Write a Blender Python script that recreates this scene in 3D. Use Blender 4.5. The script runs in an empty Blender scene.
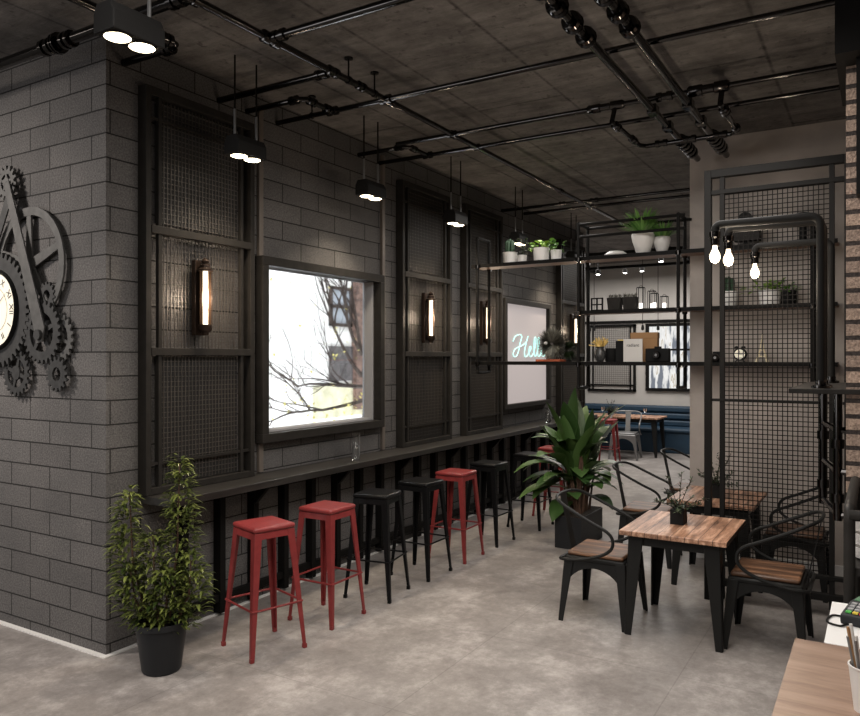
import bpy, math, random
from mathutils import Vector, Matrix
PI = math.pi
C = bpy.context.scene.collection
sc = bpy.context.scene

# ------------------------------------------------------------------ camera, world, light, exposure
H = 1.85
TH = math.radians(31.17)
cam_d = bpy.data.cameras.new('camera'); cam = bpy.data.objects.new('camera', cam_d); C.objects.link(cam)
cam_d.sensor_width = 36.0; cam_d.lens = 744.0 / 860.0 * 36.0
cam_d.clip_start = 0.05; cam_d.clip_end = 200
cam.location = (0, 0, H); cam.rotation_euler = (PI / 2, 0, TH - PI / 2)
sc.camera = cam

w = bpy.data.worlds.new('world'); sc.world = w; w.use_nodes = True
bg = w.node_tree.nodes['Background']; bg.inputs[0].default_value = (0.93, 0.96, 1.0, 1); bg.inputs[1].default_value = 5.0
sc.view_settings.view_transform = 'Standard'; sc.view_settings.look = 'None'
sc.view_settings.gamma = 1.0; sc.view_settings.use_curve_mapping = False
sc.view_settings.exposure = 0.0
sc.cycles.max_bounces = 7; sc.cycles.diffuse_bounces = 4; sc.cycles.glossy_bounces = 3; sc.cycles.transmission_bounces = 6
sc.cycles.caustics_reflective = False; sc.cycles.caustics_refractive = False

def area(name, loc, size, power, col, rot=(0, 0, 0), spread=PI):
    l = bpy.data.lights.new(name, 'AREA'); l.shape = 'RECTANGLE'; l.size = size[0]; l.size_y = size[1]
    l.energy = power; l.color = col; l.spread = spread
    o = bpy.data.objects.new(name, l); o.location = loc; o.rotation_euler = rot; C.objects.link(o); return o
WARM = (1.0, 0.95, 0.90)
area('overhead_fill_near', (0.6, 1.2, 3.7), (2.6, 2.6), 125, WARM)  # unseen fill added overhead to brighten the floor
area('overhead_fill_middle', (4.3, 1.3, 3.45), (3.0, 1.6), 85, WARM)  # added fill over the tables, no fixture of its own
area('overhead_fill_aisle', (7.6, 2.9, 3.4), (2.4, 0.8), 30, WARM)  # extra fill added along the aisle, no fixture
area('overhead_fill_back', (13.2, 3.6, 3.55), (3.0, 4.0), 210, (1.0, 0.95, 0.9))  # added area wash to brighten the back room
area('ceiling_light_clock', (0.9, 6.0, 3.7), (0.5, 0.5), 50, (1, 0.91, 0.83), (0, math.radians(-38), math.radians(-15)), math.radians(120))
area('side_fill_light', (-3.5, 6.2, 2.0), (2.6, 4.6), 130, (0.97, 0.97, 1.0), (0, -PI / 2, math.radians(-28)))  # added side fill for the left wall, no window there

# ------------------------------------------------------------------ materials
MATS = {}
def mat(name, col, rough=0.6, metal=0.0, emit=None, es=0.0, noise=0.0, nscale=8.0, bump=0.0, bscale=60.0, trans=0.0, spec=0.5, coat=0.0):
    if name in MATS: return MATS[name]
    m = bpy.data.materials.new(name); m.use_nodes = True
    nt = m.node_tree; p = nt.nodes['Principled BSDF']
    p.inputs['Base Color'].default_value = (*col, 1); p.inputs['Roughness'].default_value = rough
    p.inputs['Metallic'].default_value = metal; p.inputs['Specular IOR Level'].default_value = spec
    p.inputs['Coat Weight'].default_value = coat
    if trans: p.inputs['Transmission Weight'].default_value = trans; p.inputs['IOR'].default_value = 1.5
    if emit: p.inputs['Emission Color'].default_value = (*emit, 1); p.inputs['Emission Strength'].default_value = es
    tc = nt.nodes.new('ShaderNodeTexCoord')
    if noise:
        n = nt.nodes.new('ShaderNodeTexNoise'); n.inputs['Scale'].default_value = nscale; n.inputs['Detail'].default_value = 6
        nt.links.new(tc.outputs['Object'], n.inputs['Vector'])
        r = nt.nodes.new('ShaderNodeValToRGB'); r.color_ramp.elements[0].position = 0.3; r.color_ramp.elements[1].position = 0.7
        r.color_ramp.elements[0].color = (*[c * (1 - noise) for c in col], 1)
        r.color_ramp.elements[1].color = (*[min(1, c * (1 + noise)) for c in col], 1)
        nt.links.new(n.outputs['Fac'], r.inputs['Fac']); nt.links.new(r.outputs['Color'], p.inputs['Base Color'])
    if bump:
        n = nt.nodes.new('ShaderNodeTexNoise'); n.inputs['Scale'].default_value = bscale; n.inputs['Detail'].default_value = 4
        nt.links.new(tc.outputs['Object'], n.inputs['Vector'])
        b = nt.nodes.new('ShaderNodeBump'); b.inputs['Strength'].default_value = bump; b.inputs['Distance'].default_value = 0.01
        nt.links.new(n.outputs['Fac'], b.inputs['Height']); nt.links.new(b.outputs['Normal'], p.inputs['Normal'])
    MATS[name] = m; return m

def nodes(m):
    m.use_nodes = True; return m.node_tree, m.node_tree.nodes['Principled BSDF']
def ramp(nt, src, stops):
    r = nt.nodes.new('ShaderNodeValToRGB')
    while len(r.color_ramp.elements) < len(stops): r.color_ramp.elements.new(0.5)
    for e, (p, c) in zip(r.color_ramp.elements, stops): e.position = p; e.color = (*c, 1)
    nt.links.new(src, r.inputs['Fac']); return r.outputs['Color']
def mix(nt, kind, f, a, b):
    n = nt.nodes.new('ShaderNodeMix'); n.data_type = 'RGBA'; n.blend_type = kind
    if isinstance(f, float): n.inputs[0].default_value = f
    else: nt.links.new(f, n.inputs[0])
    for k, v in ((6, a), (7, b)):
        if isinstance(v, tuple): n.inputs[k].default_value = (*v, 1)
        else: nt.links.new(v, n.inputs[k])
    return n.outputs[2]
def noise(nt, vec, scale, detail=5, rough=0.55):
    n = nt.nodes.new('ShaderNodeTexNoise'); n.inputs['Scale'].default_value = scale
    n.inputs['Detail'].default_value = detail; n.inputs['Roughness'].default_value = rough
    nt.links.new(vec, n.inputs['Vector']); return n.outputs['Fac']
def swz(nt, order, off=(0, 0, 0), scl=(1, 1, 1)):
    tc = nt.nodes.new('ShaderNodeTexCoord'); sp = nt.nodes.new('ShaderNodeSeparateXYZ'); cb = nt.nodes.new('ShaderNodeCombineXYZ')
    nt.links.new(tc.outputs['Object'], sp.inputs[0])
    for k, a in enumerate(order): nt.links.new(sp.outputs['XYZ'.index(a)], cb.inputs[k])
    mp = nt.nodes.new('ShaderNodeMapping'); mp.inputs['Location'].default_value = off; mp.inputs['Scale'].default_value = scl
    nt.links.new(cb.outputs[0], mp.inputs['Vector']); return mp.outputs[0], tc.outputs['Object']
def block_mat(name, order, off, c1, c2, mort, bw=0.447, rh=0.1515, ms=0.005, rough=0.85, bump=0.6):
    m = bpy.data.materials.new(name); nt, p = nodes(m)
    v, obj_ = swz(nt, order, off)
    b = nt.nodes.new('ShaderNodeTexBrick'); nt.links.new(v, b.inputs['Vector'])
    b.inputs['Color1'].default_value = (*c1, 1); b.inputs['Color2'].default_value = (*c2, 1); b.inputs['Mortar'].default_value = (*mort, 1)
    b.inputs['Scale'].default_value = 1; b.inputs['Mortar Size'].default_value = ms; b.inputs['Mortar Smooth'].default_value = 0.2
    b.inputs['Brick Width'].default_value = bw; b.inputs['Row Height'].default_value = rh
    n1 = noise(nt, obj_, 90, 3); n2 = noise(nt, obj_, 3, 4)
    c = mix(nt, 'MULTIPLY', 0.7, b.outputs['Color'], ramp(nt, n1, [(0.33, (0.45, 0.45, 0.45)), (0.7, (1.4, 1.4, 1.4))]))
    c = mix(nt, 'MULTIPLY', 0.6, c, ramp(nt, n2, [(0.3, (0.75, 0.75, 0.75)), (0.7, (1.15, 1.12, 1.1))]))
    nt.links.new(c, p.inputs['Base Color']); p.inputs['Roughness'].default_value = rough; p.inputs['Specular IOR Level'].default_value = 0.3
    inv = nt.nodes.new('ShaderNodeMath'); inv.operation = 'MULTIPLY_ADD'; inv.inputs[1].default_value = -1.0
    nt.links.new(b.outputs['Fac'], inv.inputs[0])
    s = nt.nodes.new('ShaderNodeMath'); s.operation = 'MULTIPLY'; s.inputs[1].default_value = 1.0; nt.links.new(n1, s.inputs[0]); nt.links.new(s.outputs[0], inv.inputs[2])
    bp = nt.nodes.new('ShaderNodeBump'); bp.inputs['Strength'].default_value = bump; bp.inputs['Distance'].default_value = 0.008
    nt.links.new(inv.outputs[0], bp.inputs['Height']); nt.links.new(bp.outputs[0], p.inputs['Normal'])
    return m
G1, G2, GM = (0.132, 0.126, 0.123), (0.106, 0.101, 0.099), (0.018, 0.017, 0.016)
M_blockL = block_mat('grey_block_left', 'YZX', (-4.0315, -0.069, 0), G1, G2, GM)
M_blockB = block_mat('grey_block_bar', 'XZY', (-2.94, -0.069, 0), G1, G2, GM)
M_brick = block_mat('red_brick', 'YZX', (-0.06, 0, 0), (0.42, 0.31, 0.24), (0.28, 0.21, 0.17), (0.05, 0.04, 0.036), 0.23, 0.078, 0.012, 0.9, 1.0)

def floor_mat():
    m = bpy.data.materials.new('concrete_floor_tile'); nt, p = nodes(m)
    v, o = swz(nt, 'XYZ', (0.35, 0.2, 0))
    a = noise(nt, o, 2.3, 14, 0.78); b = noise(nt, o, 13, 12, 0.8); c3 = noise(nt, o, 0.5, 3)
    col = ramp(nt, a, [(0.3, (0.165, 0.15, 0.142)), (0.5, (0.27, 0.25, 0.238)), (0.66, (0.44, 0.415, 0.40))])
    col = mix(nt, 'MULTIPLY', 0.75, col, ramp(nt, b, [(0.3, (0.66, 0.65, 0.64)), (0.7, (1.25, 1.25, 1.25))]))
    col = mix(nt, 'MULTIPLY', 0.5, col, ramp(nt, c3, [(0.35, (0.75, 0.74, 0.74)), (0.65, (1.2, 1.2, 1.2))]))
    br = nt.nodes.new('ShaderNodeTexBrick'); br.offset = 0.0; nt.links.new(v, br.inputs['Vector']); br.inputs['Scale'].default_value = 1
    br.inputs['Brick Width'].default_value = 1.2; br.inputs['Row Height'].default_value = 1.2; br.inputs['Mortar Size'].default_value = 0.004
    col = mix(nt, 'MIX', br.outputs['Fac'], col, mix(nt, 'MULTIPLY', 1.0, col, (0.8, 0.8, 0.8)))
    nt.links.new(col, p.inputs['Base Color'])
    r = nt.nodes.new('ShaderNodeMapRange'); r.inputs['To Min'].default_value = 0.28; r.inputs['To Max'].default_value = 0.5
    nt.links.new(b, r.inputs['Value']); nt.links.new(r.outputs[0], p.inputs['Roughness']); p.inputs['Specular IOR Level'].default_value = 0.35
    return m
def ceiling_mat():
    m = bpy.data.materials.new('board_marked_concrete'); nt, p = nodes(m)
    v, o = swz(nt, 'XYZ', (0, 0, 0), (5, 0.8, 1)); v2, _ = swz(nt, 'XYZ', (7.3, -0.645 + 7.2, 0))
    a = noise(nt, v, 2.0, 10, 0.8); b = noise(nt, o, 1.8, 10, 0.75); sp = noise(nt, o, 14, 6, 0.7)
    col = ramp(nt, a, [(0.3, (0.085, 0.078, 0.073)), (0.52, (0.155, 0.145, 0.137)), (0.75, (0.235, 0.222, 0.21))])
    col = mix(nt, 'MULTIPLY', 0.8, col, ramp(nt, b, [(0.38, (0.5, 0.49, 0.48)), (0.62, (1.3, 1.3, 1.3))]))
    col = mix(nt, 'MULTIPLY', 0.7, col, ramp(nt, sp, [(0.32, (0.25, 0.24, 0.23)), (0.42, (1, 1, 1))]))
    br = nt.nodes.new('ShaderNodeTexBrick'); br.offset = 0.35; nt.links.new(v2, br.inputs['Vector']); br.inputs['Scale'].default_value = 1
    br.inputs['Brick Width'].default_value = 4.8; br.inputs['Row Height'].default_value = 0.72; br.inputs['Mortar Size'].default_value = 0.02; br.inputs['Mortar Smooth'].default_value = 1.0
    mm = nt.nodes.new('ShaderNodeMath'); mm.operation = 'MULTIPLY'; nt.links.new(br.outputs['Fac'], mm.inputs[0]); rr = ramp(nt, sp, [(0.36, (1, 1, 1)), (0.62, (0.3, 0.3, 0.3))]); nt.links.new(rr, mm.inputs[1])
    col = mix(nt, 'MIX', mm.outputs[0], col, (0.03, 0.027, 0.025))
    nt.links.new(col, p.inputs['Base Color']); p.inputs['Roughness'].default_value = 0.8; p.inputs['Specular IOR Level'].default_value = 0.25
    bp = nt.nodes.new('ShaderNodeBump'); bp.inputs['Strength'].default_value = 0.5; bp.inputs['Distance'].default_value = 0.01
    nt.links.new(a, bp.inputs['Height']); nt.links.new(bp.outputs[0], p.inputs['Normal']); return m
def wood_mat(name, cols, axis='X', plank=0.09, plen=0.9, scl=1.0, rough=0.45):
    m = bpy.data.materials.new(name); nt, p = nodes(m)
    o3 = (3, 26, 26) if axis == 'X' else (26, 3, 26)
    v, o = swz(nt, 'XYZ', (0, 0, 0), tuple(s * scl for s in o3))
    a = noise(nt, v, 1.0, 7, 0.7); 
    col = ramp(nt, a, [(0.3, cols[0]), (0.5, cols[1]), (0.72, cols[2])])
    if plank:
        v2, _ = swz(nt, 'XYZ' if axis == 'X' else 'YXZ')
        br = nt.nodes.new('ShaderNodeTexBrick'); nt.links.new(v2, br.inputs['Vector']); br.inputs['Scale'].default_value = 1; br.offset = 0.4
        br.inputs['Color1'].default_value = (0.75, 0.72, 0.7, 1); br.inputs['Color2'].default_value = (1.3, 1.25, 1.2, 1); br.inputs['Mortar'].default_value = (0.15, 0.12, 0.1, 1)
        br.inputs['Brick Width'].default_value = plen; br.inputs['Row Height'].default_value = plank; br.inputs['Mortar Size'].default_value = 0.0022
        col = mix(nt, 'MULTIPLY', 1.0, col, br.outputs['Color'])
    nt.links.new(col, p.inputs['Base Color']); p.inputs['Roughness'].default_value = rough; return m
def leaf_mat(name, c1, c2, rough=0.35):
    m = bpy.data.materials.new(name); nt, p = nodes(m)
    g = nt.nodes.new('ShaderNodeNewGeometry')
    col = ramp(nt, g.outputs['Random Per Island'], [(0.0, c1), (1.0, c2)])
    nt.links.new(col, p.inputs['Base Color']); p.inputs['Roughness'].default_value = rough
    p.inputs['Subsurface Weight'].default_value = 0.0; return m

M_floor = floor_mat(); M_ceil = ceiling_mat()
M_plaster = mat('grey_plaster', (0.40, 0.355, 0.32), 0.85, noise=0.22, nscale=2.2, bump=0.2, bscale=30)
M_farwall = mat('pale_plaster', (0.44, 0.42, 0.395), 0.85, noise=0.08, nscale=1.5)
M_facade = mat('white_facade', (0.82, 0.81, 0.78), 0.9, noise=0.05)
M_bluegrey = mat('grey_far_plaster', (0.30, 0.30, 0.30), 0.85, noise=0.08, nscale=1.5)
M_black = mat('black_powder_steel', (0.010, 0.0095, 0.009), 0.42, 0.0, spec=0.05, bump=0.05, bscale=200)
M_frame = mat('dark_bronze_steel', (0.024, 0.022, 0.020), 0.45, 0.0, noise=0.15, nscale=14, spec=0.08)
M_blackf = mat('black_screen_steel', (0.013, 0.0125, 0.012), 0.4, 0.0, spec=0.04)
M_wire = mat('dark_wire', (0.07, 0.061, 0.053), 0.45, 0.2)
M_wireb = mat('black_wire', (0.010, 0.009, 0.0085), 0.5, 0.0, spec=0.05)
M_pipe = mat('black_gloss_pipe', (0.055, 0.052, 0.05), 0.13, 1.0)
M_housing = mat('charcoal_lamp_housing', (0.018, 0.0175, 0.017), 0.45, 0.0, spec=0.05)
M_red = mat('red_painted_steel', (0.215, 0.032, 0.032), 0.33, 0.0, noise=0.12, nscale=20, spec=0.3)
M_stoolb = mat('black_painted_steel', (0.007, 0.007, 0.0075), 0.3, 0.0, spec=0.12)
M_chairm = mat('charcoal_painted_steel', (0.014, 0.014, 0.0135), 0.38, 0.0, spec=0.12)
M_greym = mat('brushed_grey_steel', (0.22, 0.22, 0.22), 0.4, 0.7)
M_white = mat('white_paint', (0.72, 0.71, 0.69), 0.6)
M_ceramic = mat('white_ceramic', (0.72, 0.70, 0.67), 0.35)
M_quartz = mat('white_solid_surface', (0.82, 0.81, 0.79), 0.3)
M_potblack = mat('black_plastic', (0.022, 0.023, 0.025), 0.42, spec=0.15)
M_soil = mat('dark_soil', (0.035, 0.025, 0.018), 0.95, bump=0.8, bscale=80)
M_bar = wood_mat('dark_stained_timber', ((0.010, 0.009, 0.008), (0.022, 0.02, 0.018), (0.045, 0.041, 0.037)), 'X', 0, 1, 0.6, 0.4)
M_table = wood_mat('reclaimed_table_wood', ((0.06, 0.027, 0.015), (0.30, 0.165, 0.105), (0.66, 0.45, 0.33)), 'X', 0.085, 0.7, 1.0, 0.4)
M_seat = wood_mat('dark_seat_wood', ((0.012, 0.006, 0.004), (0.085, 0.04, 0.02), (0.30, 0.15, 0.08)), 'Y', 0, 0.9, 0.7, 0.45)
M_shelfw = wood_mat('brown_shelf_wood', ((0.10, 0.05, 0.03), (0.20, 0.11, 0.07), (0.28, 0.17, 0.11)), 'Y', 0, 1, 1, 0.5)
M_counter = wood_mat('walnut_counter', ((0.17, 0.10, 0.068), (0.27, 0.175, 0.125), (0.36, 0.245, 0.18)), 'Y', 0, 1, 0.8, 0.4)
M_sofa = mat('navy_upholstery', (0.006, 0.028, 0.055), 0.6, noise=0.15, nscale=6)
M_lens = mat('lamp_lens', (1, 0.9, 0.75), 0.5, emit=(1.0, 0.84, 0.58), es=7)
M_tube = mat('warm_tube', (1, 0.9, 0.75), 0.5, emit=(1.0, 0.86, 0.64), es=2.6)
M_bulb = mat('clear_bulb_glow', (1, 0.8, 0.55), 0.3, emit=(1.0, 0.80, 0.55), es=5)
M_led = mat('spot_glow', (1, 1, 1), 0.5, emit=(1.0, 0.96, 0.9), es=25)
M_candle = mat('candle_glow', (1, 1, 1), 0.5, emit=(1.0, 0.93, 0.85), es=2.2)
M_amber = mat('amber_glass', (0.05, 0.028, 0.016), 0.5, spec=0.2)
M_bronze = mat('bronze', (0.035, 0.022, 0.016), 0.3, 0.5)
M_glass = mat('clear_glass', (0.95, 0.97, 0.97), 0.03, trans=1.0)
M_neon = mat('aqua_neon', (0.4, 0.9, 0.85), 0.4, emit=(0.50, 0.85, 0.80), es=1.0)
M_signp = mat('frosted_backlit_panel', (0.22, 0.2, 0.2), 0.6, emit=(0.66, 0.58, 0.565), es=0.55)
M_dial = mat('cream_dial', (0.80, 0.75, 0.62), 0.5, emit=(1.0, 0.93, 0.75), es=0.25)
M_ink = mat('black_ink', (0.01, 0.01, 0.01), 0.6)
M_gear = mat('aged_iron_gear', (0.03, 0.0295, 0.029), 0.6, 0.1, noise=0.3, nscale=20)
M_gearl = mat('pale_iron_gear', (0.075, 0.073, 0.07), 0.6, 0.1, noise=0.25, nscale=20)
M_orange = mat('orange_cover', (0.45, 0.10, 0.04), 0.6)
M_kraft = mat('kraft_card', (0.34, 0.19, 0.085), 0.8)
M_card = mat('pale_card', (0.62, 0.60, 0.57), 0.7)
M_gold = mat('gold_coral', (0.80, 0.58, 0.20), 0.4, 0.3)
M_brass = mat('antique_brass', (0.85, 0.74, 0.52), 0.5, 0.0)
M_dark = mat('matt_black', (0.010, 0.010, 0.010), 0.6, spec=0.12)
M_bark = mat('brown_bark', (0.10, 0.055, 0.035), 0.85, noise=0.3, nscale=20)
M_bark2 = mat('dark_branch', (0.045, 0.03, 0.024), 0.9)
L_fic = leaf_mat('ficus_leaf', (0.016, 0.03, 0.006), (0.17, 0.20, 0.05), 0.28)
L_big = leaf_mat('paddle_leaf', (0.022, 0.06, 0.014), (0.10, 0.18, 0.05), 0.4)
L_lime = leaf_mat('lime_leaf', (0.12, 0.30, 0.03), (0.35, 0.50, 0.08), 0.5)
L_mid = leaf_mat('green_leaf', (0.05, 0.16, 0.03), (0.20, 0.38, 0.09), 0.5)
L_dark = leaf_mat('dark_leaf', (0.008, 0.018, 0.006), (0.03, 0.05, 0.014), 0.5)
L_dry = leaf_mat('dried_leaf', (0.05, 0.05, 0.042), (0.32, 0.31, 0.26), 0.6)
L_yel = leaf_mat('yellow_leaf', (0.45, 0.40, 0.05), (0.70, 0.62, 0.20), 0.6)
L_cact = mat('cactus_green', (0.015, 0.045, 0.018), 0.6, noise=0.3, nscale=60)

# ------------------------------------------------------------------ mesh builder
class MB:
    def __init__(s): s.v = []; s.f = []
    def add(s, vs, fs):
        b = len(s.v); s.v += [tuple(v) for v in vs]; s.f += [tuple(b + i for i in f) for f in fs]; return s
    def box(s, x0, y0, z0, x1, y1, z1):
        return s.add([(x0, y0, z0), (x1, y0, z0), (x1, y1, z0), (x0, y1, z0), (x0, y0, z1), (x1, y0, z1), (x1, y1, z1), (x0, y1, z1)],
                     [(0, 3, 2, 1), (4, 5, 6, 7), (0, 1, 5, 4), (1, 2, 6, 5), (2, 3, 7, 6), (3, 0, 4, 7)])
    def loft(s, a, b, ha, hb):      # tapered bar from a to b, half sizes (x,y) at each end
        vs = []
        for p, h in ((a, ha), (b, hb)):
            for sx, sy in ((-1, -1), (1, -1), (1, 1), (-1, 1)): vs.append((p[0] + sx * h[0], p[1] + sy * h[1], p[2]))
        return s.add(vs, [(0, 3, 2, 1), (4, 5, 6, 7), (0, 1, 5, 4), (1, 2, 6, 5), (2, 3, 7, 6), (3, 0, 4, 7)])
    def tube(s, pts, r, n=8, closed=False, radii=None, cap=True):
        pts = [Vector(p) for p in pts]; N = len(pts); rings = []; nrm = None
        for i, p in enumerate(pts):
            a = pts[i - 1] if (i or closed) else p; b = pts[(i + 1) % N] if (i < N - 1 or closed) else p
            t = (b - a); t = t.normalized() if t.length > 1e-9 else Vector((0, 0, 1))
            if nrm is None:
                nrm = t.cross(Vector((0, 0, 1)))
                if nrm.length < 1e-3: nrm = t.cross(Vector((0, 1, 0)))
                nrm.normalize()
            else:
                nrm = nrm - t * nrm.dot(t)
                nrm = nrm.normalized() if nrm.length > 1e-6 else t.orthogonal().normalized()
            bn = t.cross(nrm); rr = radii[i] if radii else r
            rings.append([p + (nrm * math.cos(2 * PI * k / n) + bn * math.sin(2 * PI * k / n)) * rr for k in range(n)])
        vs = [v for g in rings for v in g]; fs = []
        for i in range(N if closed else N - 1):
            j = (i + 1) % N
            for k in range(n): fs.append((i * n + k, i * n + (k + 1) % n, j * n + (k + 1) % n, j * n + k))
        if not closed and cap: fs += [tuple(range(n))[::-1], tuple((N - 1) * n + k for k in range(n))]
        return s.add(vs, fs)
    def lathe(s, prof, c=(0, 0, 0), n=24, axis='Z', cap=True):
        vs = []; fs = []
        for r, z in prof:
            for k in range(n):
                a = 2 * PI * k / n; x, y = r * math.cos(a), r * math.sin(a)
                if axis == 'Z': v = (c[0] + x, c[1] + y, c[2] + z)
                elif axis == 'X': v = (c[0] + z, c[1] + x, c[2] + y)
                else: v = (c[0] + y, c[1] + z, c[2] + x)
                vs.append(v)
        for i in range(len(prof) - 1):
            for k in range(n): fs.append((i * n + k, i * n + (k + 1) % n, (i + 1) * n + (k + 1) % n, (i + 1) * n + k))
        if cap and prof[0][0] > 1e-6: fs.append(tuple(range(n))[::-1])
        if cap and prof[-1][0] > 1e-6: fs.append(tuple((len(prof) - 1) * n + k for k in range(n)))
        return s.add(vs, fs)
    def prism(s, poly, axis, a, b):  # poly in the two other axes
        n = len(poly); f = {'X': lambda p, t: (t, p[0], p[1]), 'Y': lambda p, t: (p[0], t, p[1]), 'Z': lambda p, t: (p[0], p[1], t)}[axis]
        vs = [f(p, a) for p in poly] + [f(p, b) for p in poly]
        return s.add(vs, [tuple(range(n))[::-1], tuple(range(n, 2 * n))] + [(i, (i + 1) % n, n + (i + 1) % n, n + i) for i in range(n)])
    def leaf(s, p, d, L, W, droop=0.3, seg=4, fold=0.25, shape=0.45):
        p = Vector(p); d = Vector(d).normalized(); side = d.cross(Vector((0, 0, 1)))
        side = side.normalized() if side.length > 1e-3 else Vector((1, 0, 0))
        vs = []; cur = p.copy(); dd = d.copy(); fs = []
        for i in range(seg + 1):
            t = i / seg; wd = W * 0.5 * (math.sin(PI * min(1, max(0.04, t ** (shape * 1.6)))) ** 0.8 if 0 < t < 1 else 0.06)
            up = side.cross(dd).normalized()
            vs += [cur - side * wd + up * wd * fold, cur, cur + side * wd + up * wd * fold]
            cur = cur + dd * (L / seg); dd = (dd + Vector((0, 0, -droop / seg))).normalized()
        for i in range(seg):
            a = i * 3; fs += [(a, a + 1, a + 4, a + 3), (a + 1, a + 2, a + 5, a + 4)]
        return s.add(vs, fs)
    def build(s, name, m, parent=None, smooth=True, bevel=0, loc=None):
        me = bpy.data.meshes.new(name); me.from_pydata(s.v, [], s.f); me.update()
        import bmesh
        bm = bmesh.new(); bm.from_mesh(me); bmesh.ops.recalc_face_normals(bm, faces=bm.faces); bm.to_mesh(me); bm.free()
        me.materials.append(m)
        if smooth:
            me.polygons.foreach_set('use_smooth', [True] * len(me.polygons)); me.set_sharp_from_angle(angle=math.radians(38))
        o = bpy.data.objects.new(name, me); C.objects.link(o); o.parent = parent
        if loc: o.location = loc
        if bevel:
            md = o.modifiers.new('bevel', 'BEVEL'); md.width = bevel; md.segments = 2; md.limit_method = 'ANGLE'; md.angle_limit = math.radians(40)
        return o
def tag(o, label, cat, group=None, kind=None):
    o['label'] = label; o['category'] = cat
    if group: o['group'] = group
    if kind: o['kind'] = kind
    return o
def thing(name, label, cat, loc=(0, 0, 0), rz=0, group=None):
    o = bpy.data.objects.new(name, None); C.objects.link(o); o.empty_display_size = 0.1
    o.location = loc; o.rotation_euler = (0, 0, rz); return tag(o, label, cat, group)
def struct(name, mb, m, bevel=0, smooth=False):
    o = mb.build(name, m, None, smooth, bevel); o['kind'] = 'structure'; return o
def dup(root, loc, rz, label, group=None, swap=None):
    def cp(o, parent):
        c = o.copy(); C.objects.link(c); c.parent = parent
        if swap and o.type == 'MESH' and o.data.materials and o.data.materials[0] in swap:
            c.data = o.data.copy(); c.data.materials[0] = swap[o.data.materials[0]]
        for ch in list(kids.get(o.name, [])): cp(ch, c)
        return c
    kids = {}
    for o in C.objects:
        if o.parent: kids.setdefault(o.parent.name, []).append(o)
    r = cp(root, None); r.location = loc; r.rotation_euler = (0, 0, rz); r['label'] = label
    if group: r['group'] = group
    return r
def arc(c, r, a0, a1, n, plane='XZ', k=0):
    out = []
    for i in range(n + 1):
        a = math.radians(a0 + (a1 - a0) * i / n); u, v = r * math.cos(a), r * math.sin(a)
        out.append({'XZ': (c[0] + u, c[1], c[2] + v), 'YZ': (c[0], c[1] + u, c[2] + v), 'XY': (c[0] + u, c[1] + v, c[2])}[plane])
    return out
def smoothpath(pts, n=6):
    P = [Vector(p) for p in pts]; P = [2 * P[0] - P[1]] + P + [2 * P[-1] - P[-2]]; out = []
    for i in range(1, len(P) - 2):
        for k in range(n):
            t = k / n; a, b, c, d = P[i - 1], P[i], P[i + 1], P[i + 2]
            out.append(0.5 * ((2 * b) + (c - a) * t + (2 * a - 5 * b + 4 * c - d) * t * t + (3 * b - a - 3 * c + d) * t ** 3))
    out.append(P[-2]); return out
def text_mesh(txt, size, name, m, parent, mtx, depth=0.001):
    cu = bpy.data.curves.new(name, 'FONT'); cu.body = txt; cu.size = size; cu.align_x = 'CENTER'; cu.align_y = 'CENTER'; cu.extrude = depth
    t = bpy.data.objects.new('tmp', cu); C.objects.link(t)
    bpy.context.view_layer.update()
    me = bpy.data.meshes.new_from_object(t); bpy.data.objects.remove(t); bpy.data.curves.remove(cu)
    me.transform(mtx); me.materials.clear(); me.materials.append(m)
    o = bpy.data.objects.new(name, me); C.objects.link(o); o.parent = parent; return o

# ------------------------------------------------------------------ the room
ZC = 3.87; XL = 2.911; YB = 4.112; XE = 11.6; XF = 15.6
struct('floor', MB().box(-4, -5, -0.1, XF + 0.2, YB, 0).box(-4, YB, -0.1, XL + 0.2, 9, 0).box(XE - 0.2, YB, -0.1, XF + 0.2, 9, 0), M_floor)
struct('ceiling', MB().box(-4, -5, ZC, XF + 0.2, YB + 0.2, ZC + 0.15).box(-4, YB + 0.2, ZC, XL + 0.2, 9, ZC + 0.15).box(XE - 0.2, YB + 0.2, ZC, XF + 0.2, 9, ZC + 0.15), M_ceil)
struct('wall_left', MB().box(XL, YB + 0.25, 0, XL + 0.22, 9, ZC).box(XL, YB, 0, XL + 0.004, YB + 0.25, ZC), M_blockL)
WX0, WX1, WZ0, WZ1 = 4.27, 5.76, 1.265, 2.565
T = 0.12
struct('wall_middle', MB().box(XL + 0.004, YB, 0, WX0, YB + T, ZC).box(WX1, YB, 0, XE, YB + T, ZC).box(WX0, YB, 0, WX1, YB + T, WZ0).box(WX0, YB, WZ1, WX1, YB + T, ZC), M_blockB)
struct('wall_right', MB().box(7.2, -5, 0, 7.5, 1.52, ZC), M_plaster)
struct('wall_back', MB().box(XF, -5, 0, XF + 0.2, 9, ZC), M_farwall)
struct('wall_courtyard', MB().box(XE - 0.2, YB + T, 0, XE, 9, 7), M_bluegrey)
struct('wall_front', MB().box(-4.2, -5, 0, -4, 9, ZC), M_plaster)
struct('wall_side', MB().box(-4, -5.2, 0, XF, -5, ZC), M_plaster)
struct('wall_far_left', MB().box(-4, 9, 0, XL + 0.2, 9.2, ZC).box(XE, 9, 0, XF, 9.2, ZC), M_farwall)
struct('trim_1', MB().box(XL - 0.035, YB - 0.035, 0, XL, 9, 0.008).box(XL, YB - 0.035, 0, XE, YB, 0.008), M_white)
struct('trim_2', MB().box(7.18, -5, 0, 7.2, 1.52, 0.09), M_white)
struct('wall_pier', MB().box(4.24, -1.2, 0, 4.62, 0.145, 3.30), M_brick)
struct('trim_3', MB().box(4.04, -1.2, 3.30, 4.9, 0.185, ZC).box(4.13, -0.5, 2.64, 4.235, 0.098, 3.30), M_black)

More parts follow.
